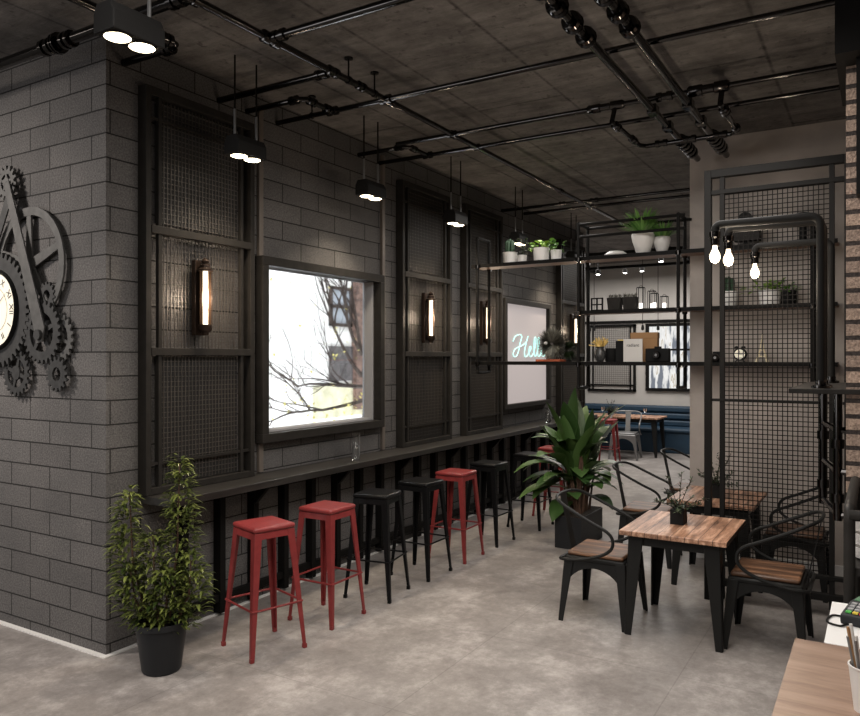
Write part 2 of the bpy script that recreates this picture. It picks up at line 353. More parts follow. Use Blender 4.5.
# window through the bar wall onto the courtyard
wf = MB()
yf0, yf1 = YB - 0.085, YB - 0.001
wf.box(4.195, yf0, 1.195, 5.83, yf1, 1.265).box(4.195, yf0, 2.565, 5.83, yf1, 2.635).box(4.195, yf0, 1.265, 4.265, yf1, 2.565).box(5.765, yf0, 1.265, 5.83, yf1, 2.565)
win = struct('window_1', wf, M_frame, 0.004)
rv = MB().box(5.735, YB + 0.0, WZ0, 5.758, YB + T - 0.01, WZ1).box(WX0 + 0.002, YB, WZ0 + 0.002, WX1 - 0.03, YB + T - 0.01, WZ0 + 0.02)
rv.build('window_reveal', mat('reveal_grey', (.33, .33, .34), .7), win, False)
MB().box(WX0 + 0.01, YB + 0.09, WZ0 + 0.02, 5.733, YB + 0.096, WZ1).build('window_pane', M_glass, win, False)

# courtyard: neighbour house, tree, shrub
hs = thing('neighbour_house', 'white house facade with a dark-framed sash window seen through the left window', 'house', (6.0, 7.5, 0))
MB().box(-2.6, 0, 0, 5.35, 0.5, 7).build('facade', M_facade, hs, False)
def sash(x0, z0, x1, z1):
    f = MB(); t = 0.05
    f.box(x0, -0.05, z0, x0 + t, 0, z1).box(x1 - t, -0.05, z0, x1, 0, z1).box(x0, -0.05, z1 - t, x1, 0, z1).box(x0, -0.05, z0, x1, 0, z0 + t).box(x0, -0.05, (z0 + z1) / 2 - t / 2, x1, 0, (z0 + z1) / 2 + t / 2)
    o = f.build('window_frame', M_bark2, hs, False); MB().box(x0 + t, -0.02, z0 + t, x1 - t, -0.004, z1 - t).build('pane', mat('facade_glass', (0.35, 0.38, 0.42), 0.1), o, False)
sash(3.28, 2.36, 3.84, 3.0)
MB().box(3.28, -0.04, 1.48, 3.86, 0, 2.04).build('shutter', mat('shutter_grey', (0.10, 0.09, 0.09), 0.7, noise=0.5, nscale=15), hs, False)
MB().box(3.88, -0.12, 1.0, 4.7, 0, 4.2).build('brick_chimney_breast', mat('facade_brown', (0.16, 0.10, 0.08), 0.9, noise=0.6, nscale=14), hs, False)
MB().box(2.9, -0.03, 0.9, 4.4, 0, 1.42).build('garden_wall', mat('facade_ochre', (0.60, 0.57, 0.40), 0.9, noise=0.3, nscale=5), hs, False)
random.seed(4)
tr = thing('courtyard_tree', 'bare dark branching tree outside the left window', 'tree', (8.40, 6.2, 0))
tm = MB()
def branch(p, d, L, r, depth):
    pts = [Vector(p)]; dd = Vector(d).normalized(); rad = [r]
    for i in range(5):
        dd = (dd + Vector((random.uniform(-.22, .22), random.uniform(-.15, .15), random.uniform(-.15, .2)))).normalized()
        pts.append(pts[-1] + dd * L / 5); rad.append(r * (1 - 0.14 * (i + 1)))
    tm.tube(pts, r, 5, radii=rad)
    if depth:
        for k in range(4 if depth > 1 else 3):
            q = pts[random.choice([1, 2, 3, 4, 5])]
            nd = (dd + Vector((random.uniform(-1.1, .6), random.uniform(-.5, .5), random.uniform(-.5, .8)))).normalized()
            branch(q, nd, L * random.uniform(.5, .8), r * 0.5, depth - 1)
branch((0, 0, 0), (0.0, 0, 1), 2.0, 0.07, 0)
for d0, L0, z0 in (((-1, -.1, .5), 1.5, 1.6), ((-1, 0, .05), 1.5, 1.45), ((-.9, 0, 1.1), 1.7, 1.9), ((-.2, 0, 1), 1.4, 1.9), ((.4, 0, .9), 1.2, 1.6), ((-1, 0, -.1), 1.3, 1.25)):
    branch((0, 0, z0), d0, L0, 0.03, 3)
tm.build('branches', M_bark2, tr)
lm = MB()
for i in range(190):
    a = random.uniform(-1.6, 0.9); z = random.choice([random.uniform(1.0, 1.5), random.uniform(0.95, 1.35), random.uniform(1.0, 2.9)])
    lm.leaf((a, random.uniform(-.3, .3), z), (random.uniform(-1, 1), random.uniform(-1, 1), random.uniform(-1, .4)), 0.06, 0.035, .3, 2)
lm.build('leaves', L_yel, tr)

# backlit sign window with neon word
sg = MB()
sg.box(8.49, yf0, 1.20, 10.02, YB - 0.002, 1.26).box(8.49, yf0, 2.55, 10.02, YB - 0.002, 2.61).box(8.49, yf0, 1.26, 8.56, YB - 0.002, 2.55).box(9.95, yf0, 1.26, 10.02, YB - 0.002, 2.55)
sgt = thing('neon_sign', 'framed frosted backlit panel on the wall with an aqua neon word, behind the hanging shelf', 'sign', (0, 0, 0))
sg.build('sign_frame', M_frame, sgt, False, 0.004)
MB().box(8.56, YB - 0.03, 1.26, 9.95, YB - 0.004, 2.55).build('backlit_panel', M_signp, sgt, False)
nm = MB(); ny = YB - 0.05
def stroke(pts): nm.tube(smoothpath([(8.76 + u * 1.02, ny, 1.86 + v * 0.68) for u, v in pts], 6), 0.0075, 6)
stroke([(0.03, 0.30), (0.10, 0.40), (0.24, 0.44), (0.30, 0.40), (0.25, 0.28), (0.20, 0.12), (0.13, 0.02), (0.05, 0.02), (0.04, 0.09), (0.12, 0.17), (0.28, 0.22), (0.44, 0.30), (0.50, 0.42)])
stroke([(0.50, 0.42), (0.44, 0.28), (0.39, 0.12), (0.40, 0.02), (0.46, 0.02), (0.54, 0.10), (0.60, 0.18), (0.58, 0.22), (0.54, 0.17), (0.54, 0.06), (0.60, 0.01), (0.68, 0.08)])
stroke([(0.68, 0.08), (0.76, 0.28), (0.76, 0.40), (0.71, 0.36), (0.70, 0.10), (0.74, 0.02), (0.80, 0.08)])
stroke([(0.80, 0.08), (0.88, 0.28), (0.88, 0.40), (0.83, 0.36), (0.82, 0.10), (0.86, 0.02), (0.92, 0.06), (0.96, 0.18)])
stroke([(1.02, 0.20), (0.96, 0.16), (0.96, 0.05), (1.03, 0.02), (1.08, 0.10), (1.03, 0.20), (1.12, 0.17)])
nm.build('neon_letters', M_neon, sgt)

# ------------------------------------------------------------------ mesh panels with sconces on the bar wall
M_darksheet = mat('charcoal_sheet', (0.022, 0.021, 0.02), 0.7)
def wall_panel(x0, x1, label):
    t = thing('mesh_panel', label, 'wall panel', (x0, YB, 0.962), 0, 'wire mesh panels on the bar wall')
    W = x1 - x0; h = 2.65; f0, f1 = -0.085, -0.045; q = 0.042
    fr = MB().box(0, f0, 0, q, -0.002, h).box(W - q, f0, 0, W, -0.002, h).box(q, f0, h - 0.055, W - q, -0.002, h).box(q, f0, 0, W - q, -0.002, 0.045)
    fr.build('outer_frame', M_frame, t, False, 0.003)
    for z in (0.905, 1.70): MB().box(q, f0 - 0.004, z, W - q, f0 + 0.03, z + 0.05).build('cross_rail', M_frame, t, False, 0.003)
    for z in (0.19, 2.44): MB().box(q, f0 + 0.015, z, W - q, f0 + 0.035, z + 0.018).build('thin_rail', M_frame, t, False)
    for x in (0.105, W - 0.135): MB().box(x, f0 + 0.01, 0.045, x + 0.028, f0 + 0.04, h - 0.055).build('inner_post', M_frame, t, False, 0.002)
    wm = MB(); yy = f0 + 0.042; x = 0.14
    while x < W - 0.14: wm.box(x, yy, 0.05, x + 0.005, yy + 0.005, h - 0.06); x += 0.030
    z = 0.08
    while z < h - 0.08: wm.box(0.13, yy + 0.005, z, W - 0.13, yy + 0.01, z + 0.005); z += 0.034
    wm.build('wire_mesh', M_wire, t, False)
    for z0, z1 in ((0.05, 0.90), (1.78, h - 0.08)): MB().box(0.13, -0.03, z0, W - 0.13, -0.004, z1).build('dark_sheet', M_darksheet, t, False)  # dark sheets over the wall behind upper and lower mesh, middle open
def sconce(x, label):
    t = thing('wall_sconce', label, 'wall lamp', (x, YB - 0.135, 2.005), 0, 'warm tube sconces on the mesh panels')
    MB().box(-0.05, 0.045, 0.0, 0.05, 0.085, 0.52).build('back_plate', M_bronze, t, False, 0.004)
    MB().lathe([(0.0, 0), (0.022, 0.0), (0.025, 0.02), (0.04, 0.03), (0.048, 0.05), (0.048, 0.075), (0.0, 0.075)], (0, 0, 0.0), 16).build('bottom_cap', M_bronze, t)
    MB().lathe([(0.0, 0.44), (0.056, 0.44), (0.056, 0.452), (0.036, 0.465), (0.036, 0.485), (0.022, 0.495), (0.03, 0.51), (0.012, 0.53), (0.0, 0.535)], (0, 0, 0), 16).build('top_cap', M_bronze, t)
    MB().lathe([(0.017, 0.075), (0.017, 0.44)], (0, 0, 0), 12).build('glowing_tube', M_tube, t)
    g = MB()
    for k in range(9):
        a0 = math.radians(-10 + k * 20); a1 = math.radians(10 + k * 20)
        g.add([(0.042 * math.cos(a0), 0.042 * math.sin(a0), .075), (0.042 * math.cos(a1), 0.042 * math.sin(a1), .075), (0.042 * math.cos(a1), 0.042 * math.sin(a1), .44), (0.042 * math.cos(a0), 0.042 * math.sin(a0), .44)], [(0, 1, 2, 3)])
    g.build('amber_reflector', M_amber, t)
    for a in (200, 340): MB().tube([(0.046 * math.cos(math.radians(a)), 0.046 * math.sin(math.radians(a)), .075), (0.046 * math.cos(math.radians(a)), 0.046 * math.sin(math.radians(a)), .44)], 0.003, 6).build('guard_rod', M_bronze, t)
    l = bpy.data.lights.new('sconce_light', 'POINT'); l.energy = 9; l.color = (1, 0.80, 0.60); l.shadow_soft_size = 0.05
    lo = bpy.data.objects.new('sconce_light', l); lo.parent = t; lo.location = (0.0, -0.07, 0.26); C.objects.link(lo)
for (x0, x1, lb, ls) in ((3.14, 4.11, 'tall dark steel frame panel with wire mesh, nearest the wall corner', 'bronze sconce with glowing tube on the mesh panel nearest the corner'),
                 (6.14, 7.13, 'tall dark mesh panel just right of the bright window', 'bronze tube sconce on the mesh panel right of the bright window'),
                 (7.46, 8.42, 'tall dark mesh panel left of the neon sign', 'bronze tube sconce on the mesh panel left of the neon sign'),
                 (10.40, 11.45, 'tall dark mesh panel beyond the neon sign, half hidden by shelf posts', 'farthest tube sconce, beyond the neon sign')):
    wall_panel(x0, x1, lb); sconce((x0 + x1) / 2 - 0.04, ls)
for x, lb in ((4.215, 'slim vertical strip for a lit pilaster edge behind the left edge of the bright window'), (5.87, 'slim vertical strip for a lit pilaster edge at the right edge of the bright window')):
    tag(MB().box(x, YB - 0.03, 0.97, x + 0.045, YB - 0.001, 3.8).build('lit_pilaster_edge', mat('lit_edge_taupe', (0.16, 0.135, 0.115), 0.5, 0.3), None, False, 0.003), lb, 'pilaster edge', 'lit pilaster edges by the window')  # taupe strips put in for pilaster edges lit by the sconces

# ------------------------------------------------------------------ bar
bar = thing('wall_bar', 'long dark timber bar counter running along the block wall on black brackets', 'bar counter', (3.145, 3.79, 0))
MB().box(0, 0, 0.91, 8.2, YB - 3.79 - 0.002, 0.96).build('worktop', M_bar, bar, False, 0.004)
for i in range(23):
    x = 0.3 + i * 0.335; brk = i % 3 == 2
    o = MB().box(x, 0.25, 0.02, x + 0.05, YB - 3.79 - 0.002, 0.91).build('stud', M_black, bar, False)
    if brk: MB().prism([(0.12, 0.909), (0.12, 0.885), (0.25, 0.75), (0.25, 0.909)], 'X', x + 0.008, x + 0.042).build('bracket', M_black, bar, False)
MB().box(0.25, 0.265, 0.10, 8.0, 0.30, 0.15).build('bottom_rail', M_black, bar, False)

# ------------------------------------------------------------------ stools
def make_stool(label, m):
    t = thing('bar_stool', label, 'bar stool', (0, 0, 0), 0, 'bar stools along the bar')
    b = MB(); s = 0.147
    b.box(-s, -s, 0.765, s, s, 0.80); b.build('seat', m, t, True, 0.014)
    ap = MB()
    for a in range(4):
        ca, sa = math.cos(a * PI / 2), math.sin(a * PI / 2)
        vs = []
        for (u, z, v) in ((-.13, .765, .138), (.13, .765, .138), (.136, .725, .143), (-.136, .725, .143), (-.13, .765, .128), (.13, .765, .128), (.136, .725, .133), (-.136, .725, .133)):
            vs.append((u * ca - v * sa, u * sa + v * ca, z))
        ap.add(vs, [(0, 1, 2, 3), (7, 6, 5, 4), (0, 4, 5, 1), (1, 5, 6, 2), (2, 6, 7, 3), (3, 7, 4, 0)])
    ap.build('apron', m, t, False)
    for sx in (-1, 1):
        for sy in (-1, 1):
            l = MB(); top, bot = (0.122, 0.76), (0.177, 0.02)
            # L-shaped folded leg, two tapering wings
            for wx, wy in ((0.026, 0.005), (0.005, 0.026)):
                cx = 0.141 - wx; cy = 0.141 - wy; bx = 0.195 - wx * 0.5; by = 0.195 - wy * 0.5
                l.loft((sx * bx, sy * by, 0.02), (sx * cx, sy * cy, 0.765), (max(wx * 0.45, 0.004), max(wy * 0.45, 0.004)), (wx, wy))
            o = l.build('leg', m, t, False, 0.003)
            MB().box(sx * 0.186 - 0.013, sy * 0.186 - 0.013, 0, sx * 0.186 + 0.013, sy * 0.186 + 0.013, 0.028).build('foot_cap', m, o, False, 0.003)
    for z, e in ((0.30, 0.176),):
        for (a, b2) in (((-e, -e, z), (e, -e, z)), ((e, -e, z), (e, e, z)), ((e, e, z), (-e, e, z)), ((-e, e, z), (-e, -e, z))):
            MB().tube([a, b2], 0.007, 6).build('foot_rail', m, t)
    return t
st = make_stool('red steel bar stool, nearest of the red ones, right of the potted shrub', M_red); st.location = (3.53, 3.38, 0); st.rotation_euler[2] = math.radians(-17)
for x, red, lb, rz in ((4.17, 1, 'red steel bar stool, second from the potted shrub', .01), (4.79, 0, 'black steel bar stool next to the second red stool', .18), (5.44, 0, 'black steel bar stool left of the third red stool', 0),
                   (6.06, 1, 'red steel bar stool standing between two black stools', .02), (6.74, 0, 'black steel bar stool right of the third red stool, under the bar', -.03),
                   (7.60, 0, 'black steel bar stool just left of the paddle-leaf plant', 0), (8.28, 1, 'red steel bar stool mostly hidden behind the paddle-leaf plant', .04)):
    dup(st, (x, 3.38 if x < 7 else 3.3, 0), rz, lb, None, None if red else {M_red: M_stoolb})

# ------------------------------------------------------------------ chairs and tables
def make_chair(label):
    t = thing('dining_chair', label, 'chair', (0, 0, 0), 0, 'metal armchairs with wooden seats')
    MB().box(-0.205, -0.2, 0.455, 0.205, 0.2, 0.485).build('seat', M_seat, t, True, 0.012)
    MB().box(-0.22, -0.215, 0.42, 0.22, 0.215, 0.455).build('seat_pan', M_chairm, t, True, 0.012)
    def arch(hw, at, ax):
        b = MB(); n = 14; vs = []
        for i in range(n + 1):
            u = -1 + 2 * i / n; zz = 0.20 + 0.185 * math.sqrt(max(0, 1 - (u * 0.995) ** 2)) ** 0.9; g = (0.43 - zz) * 0.09
            for z, gg in ((0.43, 0), (zz, g)):
                for th in (0, -0.006):
                    p = (u * (hw + gg * 0.0 - 0.03 + (0.43 - z) * 0.12), (abs(at) + gg + th) * (1 if at > 0 else -1), z)
                    vs.append(p if ax == 'x' else (p[1], p[0], p[2]))
        fs = []
        for i in range(n):
            a = i * 4; c = a + 4
            fs += [(a, c, c + 2, a + 2), (a + 1, a + 3, c + 3, c + 1), (a + 2, c + 2, c + 3, a + 3), (a, a + 1, c + 1, c)]
        b.add(vs, fs).build('arched_apron', M_chairm, t)
    arch(0.215, 0.215, 'x'); arch(0.215, -0.215, 'x'); arch(0.215, 0.215, 'y'); arch(0.215, -0.215, 'y')
    for sx in (-1, 1):
        for sy in (-1, 1):
            l = MB()
            for wx, wy in ((0.035, 0.006), (0.006, 0.035)):
                l.loft((sx * (0.268 - wx * .5), sy * (0.243 - wy * .5), 0.0), (sx * (0.222 - wx), sy * (0.217 - wy), 0.44), (max(wx * .45, .005), max(wy * .45, .005)), (wx, wy))
            l.build('leg', M_chairm, t, False, 0.003)
    # tubular arm loop, back at +y
    half = [(0.235, 0.235, 0.43), (0.262, 0.10, 0.445), (0.275, -0.05, 0.49), (0.278, -0.135, 0.545), (0.278, -0.15, 0.61), (0.278, -0.11, 0.665), (0.275, 0.0, 0.715), (0.265, 0.14, 0.78), (0.235, 0.245, 0.83), (0.15, 0.30, 0.85), (0.0, 0.315, 0.855)]
    full = half + [(-p[0], p[1], p[2]) for p in half[-2::-1]]
    full = [(-0.08, 0.245, 0.43)][:0] + full
    MB().tube(smoothpath([(0.0, 0.25, 0.425), (0.13, 0.25, 0.425)] + full + [(-0.13, 0.25, 0.425), (0.0, 0.25, 0.425)], 5), 0.0115, 8).build('arm_tube', M_chairm, t)
    bs = MB(); n = 8; vs = []
    for i in range(n + 1):
        s = i / n; z = 0.43 + 0.42 * s; y = 0.222 + 0.085 * s; wd = 0.055 - 0.012 * math.sin(PI * s)
        vs += [(-wd, y, z), (wd, y, z), (wd, y + 0.006, z), (-wd, y + 0.006, z)]
    fs = []
    for i in range(n):
        a = i * 4; fs += [(a, a + 1, a + 5, a + 4), (a + 1, a + 2, a + 6, a + 5), (a + 2, a + 3, a + 7, a + 6), (a + 3, a, a + 4, a + 7)]
    bs.add(vs, fs + [(0, 3, 2, 1), (n * 4, n * 4 + 1, n * 4 + 2, n * 4 + 3)]).build('back_splat', M_chairm, t)
    return t
ch = make_chair('charcoal metal armchair with wooden seat, left of the nearest wooden table'); ch.location = (5.23, 1.70, 0)
for x, y, rz, lb in ((5.28, 0.62, PI, 'charcoal metal armchair at right of the nearest table, in front of the wire grid'),
                     (6.93, 1.82, 0.04, 'charcoal metal armchair standing between the black planter and the rear table'),
                     (6.62, 0.58, PI, 'charcoal metal armchair seen behind the wire grid, right of the rear table'),
                     (8.22, 1.70, 0, 'charcoal metal armchair farther back beside the end of the plaster wall')):
    dup(ch, (x, y, 0), rz, lb)
def make_table(label, loc, L, W, z):
    t = thing('dining_table', label, 'table', loc, 0)
    MB().box(-L / 2, -W / 2, z - 0.032, L / 2, W / 2, z).build('tabletop', M_table, t, True, 0.004)
    a = L / 2 - 0.07; b = W / 2 - 0.07
    ap = MB()
    for s in (-1, 1): ap.box(-a, s * b - 0.008, z - 0.10, a, s * b + 0.008, z - 0.032).box(s * a - 0.008, -b, z - 0.10, s * a + 0.008, b, z - 0.032)
    ap.build('apron', M_chairm, t, False)
    for sx in (-1, 1):
        for sy in (-1, 1):
            l = MB()
            for wx, wy in ((0.05, 0.007), (0.007, 0.05)):
                l.loft((sx * (L / 2 - 0.03 - wx * .45), sy * (W / 2 - 0.03 - wy * .45), 0), (sx * (L / 2 - 0.05 - wx), sy * (W / 2 - 0.05 - wy), z - 0.032), (max(wx * .4, .006), max(wy * .4, .006)), (wx, wy))
            l.build('leg', M_chairm, t, False, 0.003)
    return t
make_table('small table with reclaimed plank top, nearest, between two armchairs', (5.30, 1.155, 0), 0.78, 0.68, 0.70)
make_table('small reclaimed plank table standing behind the wire grid', (6.58, 1.16, 0), 0.78, 0.66, 0.70)

# ------------------------------------------------------------------ plants on the floor
random.seed(11)
sh = thing('potted_shrub', 'leafy evergreen shrub in a round black pot at the wall corner', 'potted plant', (2.955, 3.65, 0))
MB().lathe([(0.10, 0), (0.112, 0.01), (0.148, 0.27), (0.158, 0.27), (0.158, 0.30), (0.143, 0.30), (0.14, 0.26), (0.0, 0.25)], n=32).build('pot', M_potblack, sh)
MB().lathe([(0.0, 0.262), (0.138, 0.262)], n=24).build('soil', M_soil, sh)
fm = MB(); sm = MB()
# screen-right is (s,-c) in plan
Rv = Vector((math.sin(TH), -math.cos(TH), 0)); Fv = Vector((math.cos(TH), math.sin(TH), 0))
for (u, dd, top, wid) in ((0.10, 0.02, 1.22, 0.125), (-0.19, 0.0, 1.04, 0.095), (-0.04, -0.03, 0.80, 0.12), (0.19, -0.05, 0.66, 0.11), (-0.16, -0.06, 0.60, 0.12), (0.05, -0.08, 0.60, 0.13)):
    base = Vector((0, 0, 0.25)) + Rv * u * 0.4; tip = Rv * u + Fv * dd + Vector((0, 0, top))
    sm.tube([base, (base + tip) / 2 + Rv * u * 0.2, tip], 0.006, 6, radii=[0.009, 0.006, 0.003])
    n = int(640 * (top - 0.3))
    for i in range(n):
        t = random.random() ** 0.85; p = base.lerp(tip, t) + Rv * u * 0.4 * math.sin(PI * t)
        rad = wid * (1 - t) ** 0.55 * random.uniform(0.25, 1.0) + 0.01; a = random.uniform(0, 2 * PI)
        q = p + Vector((math.cos(a), math.sin(a), 0)) * rad + Vector((0, 0, random.uniform(-.03, .05)))
        fm.leaf(q, (math.cos(a + random.uniform(-.6, .6)), math.sin(a + random.uniform(-.6, .6)), random.uniform(0.1, 0.9)), random.uniform(0.05, 0.09), random.uniform(0.014, 0.025), 1.4, 3)
fm.build('foliage', L_fic, sh); sm.build('stems', M_bark, sh)

bp = thing('paddle_leaf_plant', 'large broad-leaved plant in a black box planter between the bar and the tables', 'potted plant', (7.16, 2.60, 0))
pl = MB().box(-0.31, -0.15, 0, 0.33, 0.12, 0.31); pl.build('planter', M_potblack, bp, False, 0.004)
MB().box(-0.30, -0.14, 0.3105, 0.32, 0.11, 0.316).build('soil', M_soil, bp, False)
lf = MB(); stm = MB()
for i in range(72):
    a = 2 * PI * i * 0.381966 + random.uniform(-.3, .3); lean = random.uniform(0.35, 1.3) if i > 8 else random.uniform(0.05, 0.35)
    h = random.uniform(0.58, 0.95) - max(0, lean - .5) * 0.35; b0 = Vector((random.uniform(-.16, .16), random.uniform(-.08, .08), 0.31))
    root = b0 + Vector((math.cos(a) * 0.05, math.sin(a) * 0.05, h - 0.28))
    stm.tube([b0, b0.lerp(root, 0.5) + Vector((0, 0, .02)), root], 0.01, 6, radii=[.014, .010, .006])
    d = Vector((math.cos(a) * math.sin(lean), math.sin(a) * math.sin(lean), math.cos(lean) + 0.12))
    lf.leaf(root, d, random.uniform(0.46, 0.68) * (0.6 if math.sin(a) < -.35 and lean > .65 else 1), random.uniform(0.16, 0.23), 0.5 + lean * 0.8, 8, 0.18, 0.62)
lf.build('leaves', L_big, bp); stm.build('stems', M_bark, bp)

def table_plant(x, y, z, label, s=1.0, seed=1):
    random.seed(seed)
    t = thing('table_plant', label, 'potted plant', (x, y, z), 0, 'small dark plants on the dining tables')
    MB().box(-0.062 * s, -0.045 * s, 0.0, 0.062 * s, 0.045 * s, 0.10 * s).build('pot', M_dark, t, False, 0.003)
    f = MB(); st_ = MB()
    for k in range(13):
        a = k * 2.4; ln = random.uniform(.10, .22) * s; el = random.uniform(0.1, 0.9) if k > 2 else 2.6
        d = Vector((math.cos(a), math.sin(a), el)).normalized(); L = ln if k > 2 else 0.26 * s
        b0 = Vector((0, 0, .09 * s)); st_.tube([b0, b0 + d * L * .5 + Vector((0, 0, .01)), b0 + d * L], .0025, 5)
        for j in range(26):
            q = b0 + d * L * random.uniform(.15, 1); f.leaf(q, (random.uniform(-1, 1), random.uniform(-1, 1), random.uniform(-.3, 1)), .035 * s, .014 * s, .4, 2)
    f.build('foliage', L_dark, t); st_.build('stems', M_bark2, t)
table_plant(5.33, 1.20, 0.70, 'small dark sprig plant in a black pot on the nearest table', 1.0, 3)
table_plant(6.50, 1.15, 0.70, 'small dark sprig plant in a black pot on the rear table behind the grid', 1.1, 8)

# ------------------------------------------------------------------ tall wire grid screen
gd = thing('wire_grid_screen', 'tall black framed wire grid room divider standing beside the tables', 'screen', (6.0, 0, 0))
g = MB(); y0, y1 = 0.165, 1.155
g.box(-.03, y1 - 0.05, 0, .03, y1, 3.285).box(-.03, y0, 0, .03, y0 + 0.05, 3.285).box(-.03, y0 + .05, 3.225, .03, y1 - .05, 3.285); g.build('outer_frame', M_blackf, gd, False, .004)
for y in (1.01, 0.275): MB().box(-.02, y, 0.02, .02, y + 0.035, 3.225).build('inner_post', M_blackf, gd, False, .003)
for z, h in ((3.095, 0.035), (1.52, 0.02), (0.12, 0.05), (0.27, 0.03)): MB().box(-.024, y0 + 0.05, z, .024, y1 - 0.05, z + h).build('cross_rail', M_blackf, gd, False, .003)
wm = MB(); y = 0.31 + .03
while y < 1.01: wm.box(-.003, y, .3, .003, y + .006, 3.095); y += 0.0335
z = 0.32
while z < 3.09: wm.box(.003, .31, z, .008, 1.01, z + .006); z += 0.0355
wm.build('wire_mesh', M_wireb, gd, False)

# ------------------------------------------------------------------ hanging pipe shelf
su = thing('pipe_shelf_unit', 'black pipe shelf unit with three long boards, hung from the plaster wall as a divider', 'shelf unit', (6.93, 0, 0))
def board(y0, y1, z):
    o = MB().box(0.012, y0, z - 0.03, 0.268, y1, z - 0.008).build('shelf_board', M_shelfw, su, False)
    MB().box(0, y0 - .004, z - 0.035, 0.012, y1 + .004, z).box(0.012, y0, z - 0.008, 0.268, y1, z).build('black_edge', M_black, o, False)
board(0.30, 3.68, 2.83); board(0.30, 2.52, 2.31); board(0.30, 3.68, 1.815)
for y, zt, zb in ((3.60, 3.10, 1.72), (2.50, 3.15, 1.58), (1.56, 3.15, 1.60), (0.48, 2.95, 1.62)):
    for x in (-0.02, 0.25):
        o = MB().tube([(x, y, zb), (x, y, zt)], 0.016, 8).build('post', M_blackf, su)
        for z in (1.815 - .05, 2.83 - .05) + ((2.31 - .05,) if y < 3 else ()):
            if zb < z < zt: MB().lathe([(.024, 0), (.024, .04)], (x, y, z), 10).build('clamp', M_pipe, o)
    MB().tube(smoothpath([(-.02, y, zb), (-.01, y, zb - .02), (.24, y, zb - .02), (.25, y, zb)], 3), 0.018, 8).build('bottom_return', M_blackf, su)
    MB().tube([(-.02, y, zt), (.25, y, zt)], 0.018, 8).build('top_return', M_blackf, su)
for x, z in ((-.02, 3.14), (.25, 3.14), (-.02, 3.02)): MB().tube([(x, 2.50, z), (x, 1.50, z)], 0.014, 8).build('top_rail', M_blackf, su)

# items on the shelf ------------------------------------------------
SX = 7.06
def pot_plant(y, z, prof, L, kind, label, x=SX, name='potted_plant', seed=0, n=30, ll=.08, lw=.03, hh=.1, sp=.06, pm=M_ceramic):
    random.seed(seed); t = thing(name, label, 'potted plant', (x, y, z), 0, 'potted plants on the pipe shelf')
    MB().lathe(prof, n=28).build('pot', pm, t); top = prof[-1][1]; r = max(p[0] for p in prof) * .85
    f = MB()
    if kind == 'cactus':
        for k in range(6):
            a = k * 1.05; q = (math.cos(a) * r * .5 * (k > 0), math.sin(a) * r * .5 * (k > 0)); h = hh * random.uniform(.7, 1)
            f.lathe([(0.012, top - .03), (.016, top), (.017, top + h * .9), (.008, top + h), (0, top + h)], (q[0], q[1], 0), 8)
        f.build('cactus_stems', L, t)
    else:
        for k in range(n):
            a = random.uniform(0, 2 * PI)
            if kind == 'spiky':
                el = random.uniform(.7, 3.6); f.leaf((math.cos(a) * r * .3, math.sin(a) * r * .3, top - .02), (math.cos(a), math.sin(a), el), ll * random.uniform(.6, 1.0), lw, .8, 4)
            else:
                q = (math.cos(a) * min(sp, .05) * random.random() * 1.2, math.sin(a) * sp * random.random() * 1.6, top + random.uniform(0, hh))
                f.leaf(q, (math.cos(a), math.sin(a), random.uniform(-.2, .8)), ll, lw, .5, 3, shape=.5)
        f.build('leaves', L, t)
    return t
bowl = [(0.06, 0), (0.075, 0.01), (0.085, 0.12), (0.088, 0.13), (0.08, 0.13), (0.075, 0.11), (0, .108)]
def sc_(p, a, b): return [(r * a, z * b) for r, z in p]
Y = lambda px, x=SX: x * (math.sin(TH) - (px - 430) / 744 * math.cos(TH)) / (math.cos(TH) + (px - 430) / 744 * math.sin(TH))
pot_plant(Y(510), 2.83, sc_(bowl, .9, .9), L_cact, 'cactus', 'dark cactus in a white bowl pot, leftmost on the top shelf', hh=.17)
pot_plant(Y(523.5, 7.1), 2.83, sc_(bowl, .6, .6), L_dark, 'leafy', 'small pot with a dark plant beside the white cactus bowl', seed=2, n=60, hh=.17, sp=.04, ll=.05, lw=.02)
pot_plant(Y(541), 2.83, sc_(bowl, .98, 1.05), L_lime, 'leafy', 'bright green leafy plant in a white pot on the top shelf', seed=3, n=50, hh=.09, sp=.085, ll=.065, lw=.05)
pot_plant(Y(556, 7.1), 2.83, sc_(bowl, .65, .85), L_mid, 'leafy', 'smaller leafy plant behind the bright green one on the top shelf', seed=4, x=7.1, n=26, hh=.1, sp=.055, ll=.06, lw=.04)
vase = [(0.055, 0), (0.06, 0.005), (0.10, 0.13), (0.108, 0.18), (0.10, 0.21), (0.092, 0.21), (0.09, 0.19), (0, .185)]
pot_plant(Y(643), 2.83, vase, L_mid, 'spiky', 'spiky green plant in a large round white vase on the top shelf', seed=5, n=210, ll=.30, lw=.026)
pot_plant(Y(662, 7.12), 2.83, sc_(vase, .72, .75), L_mid, 'spiky', 'smaller spiky green plant in a white vase behind the large one', x=7.12, seed=6, n=120, ll=.22, lw=.022)
cube = [(0.07, 0), (0.075, 0.005), (0.085, 0.115), (0.078, 0.115), (0.076, .1), (0, .1)]
pot_plant(Y(729), 2.31, sc_(cube, .95, 1.15), L_cact, 'cactus', 'green cactus in a white pot seen through the wire grid', hh=.16)
pot_plant(Y(770), 2.31, sc_(cube, 1.1, 1.1), L_lime, 'leafy', 'wide leafy green plant in a white pot seen through the wire grid', seed=9, n=80, hh=.09, sp=.14, ll=.075, lw=.028)
pot_plant(Y(788, 7.1), 2.31, sc_(cube, .8, 1.05), L_mid, 'leafy', 'leafy plant in a dark pot beside the wide white-potted one', x=7.1, seed=10, n=30, hh=.07, sp=.08, ll=.06, lw=.02, pm=M_dark)
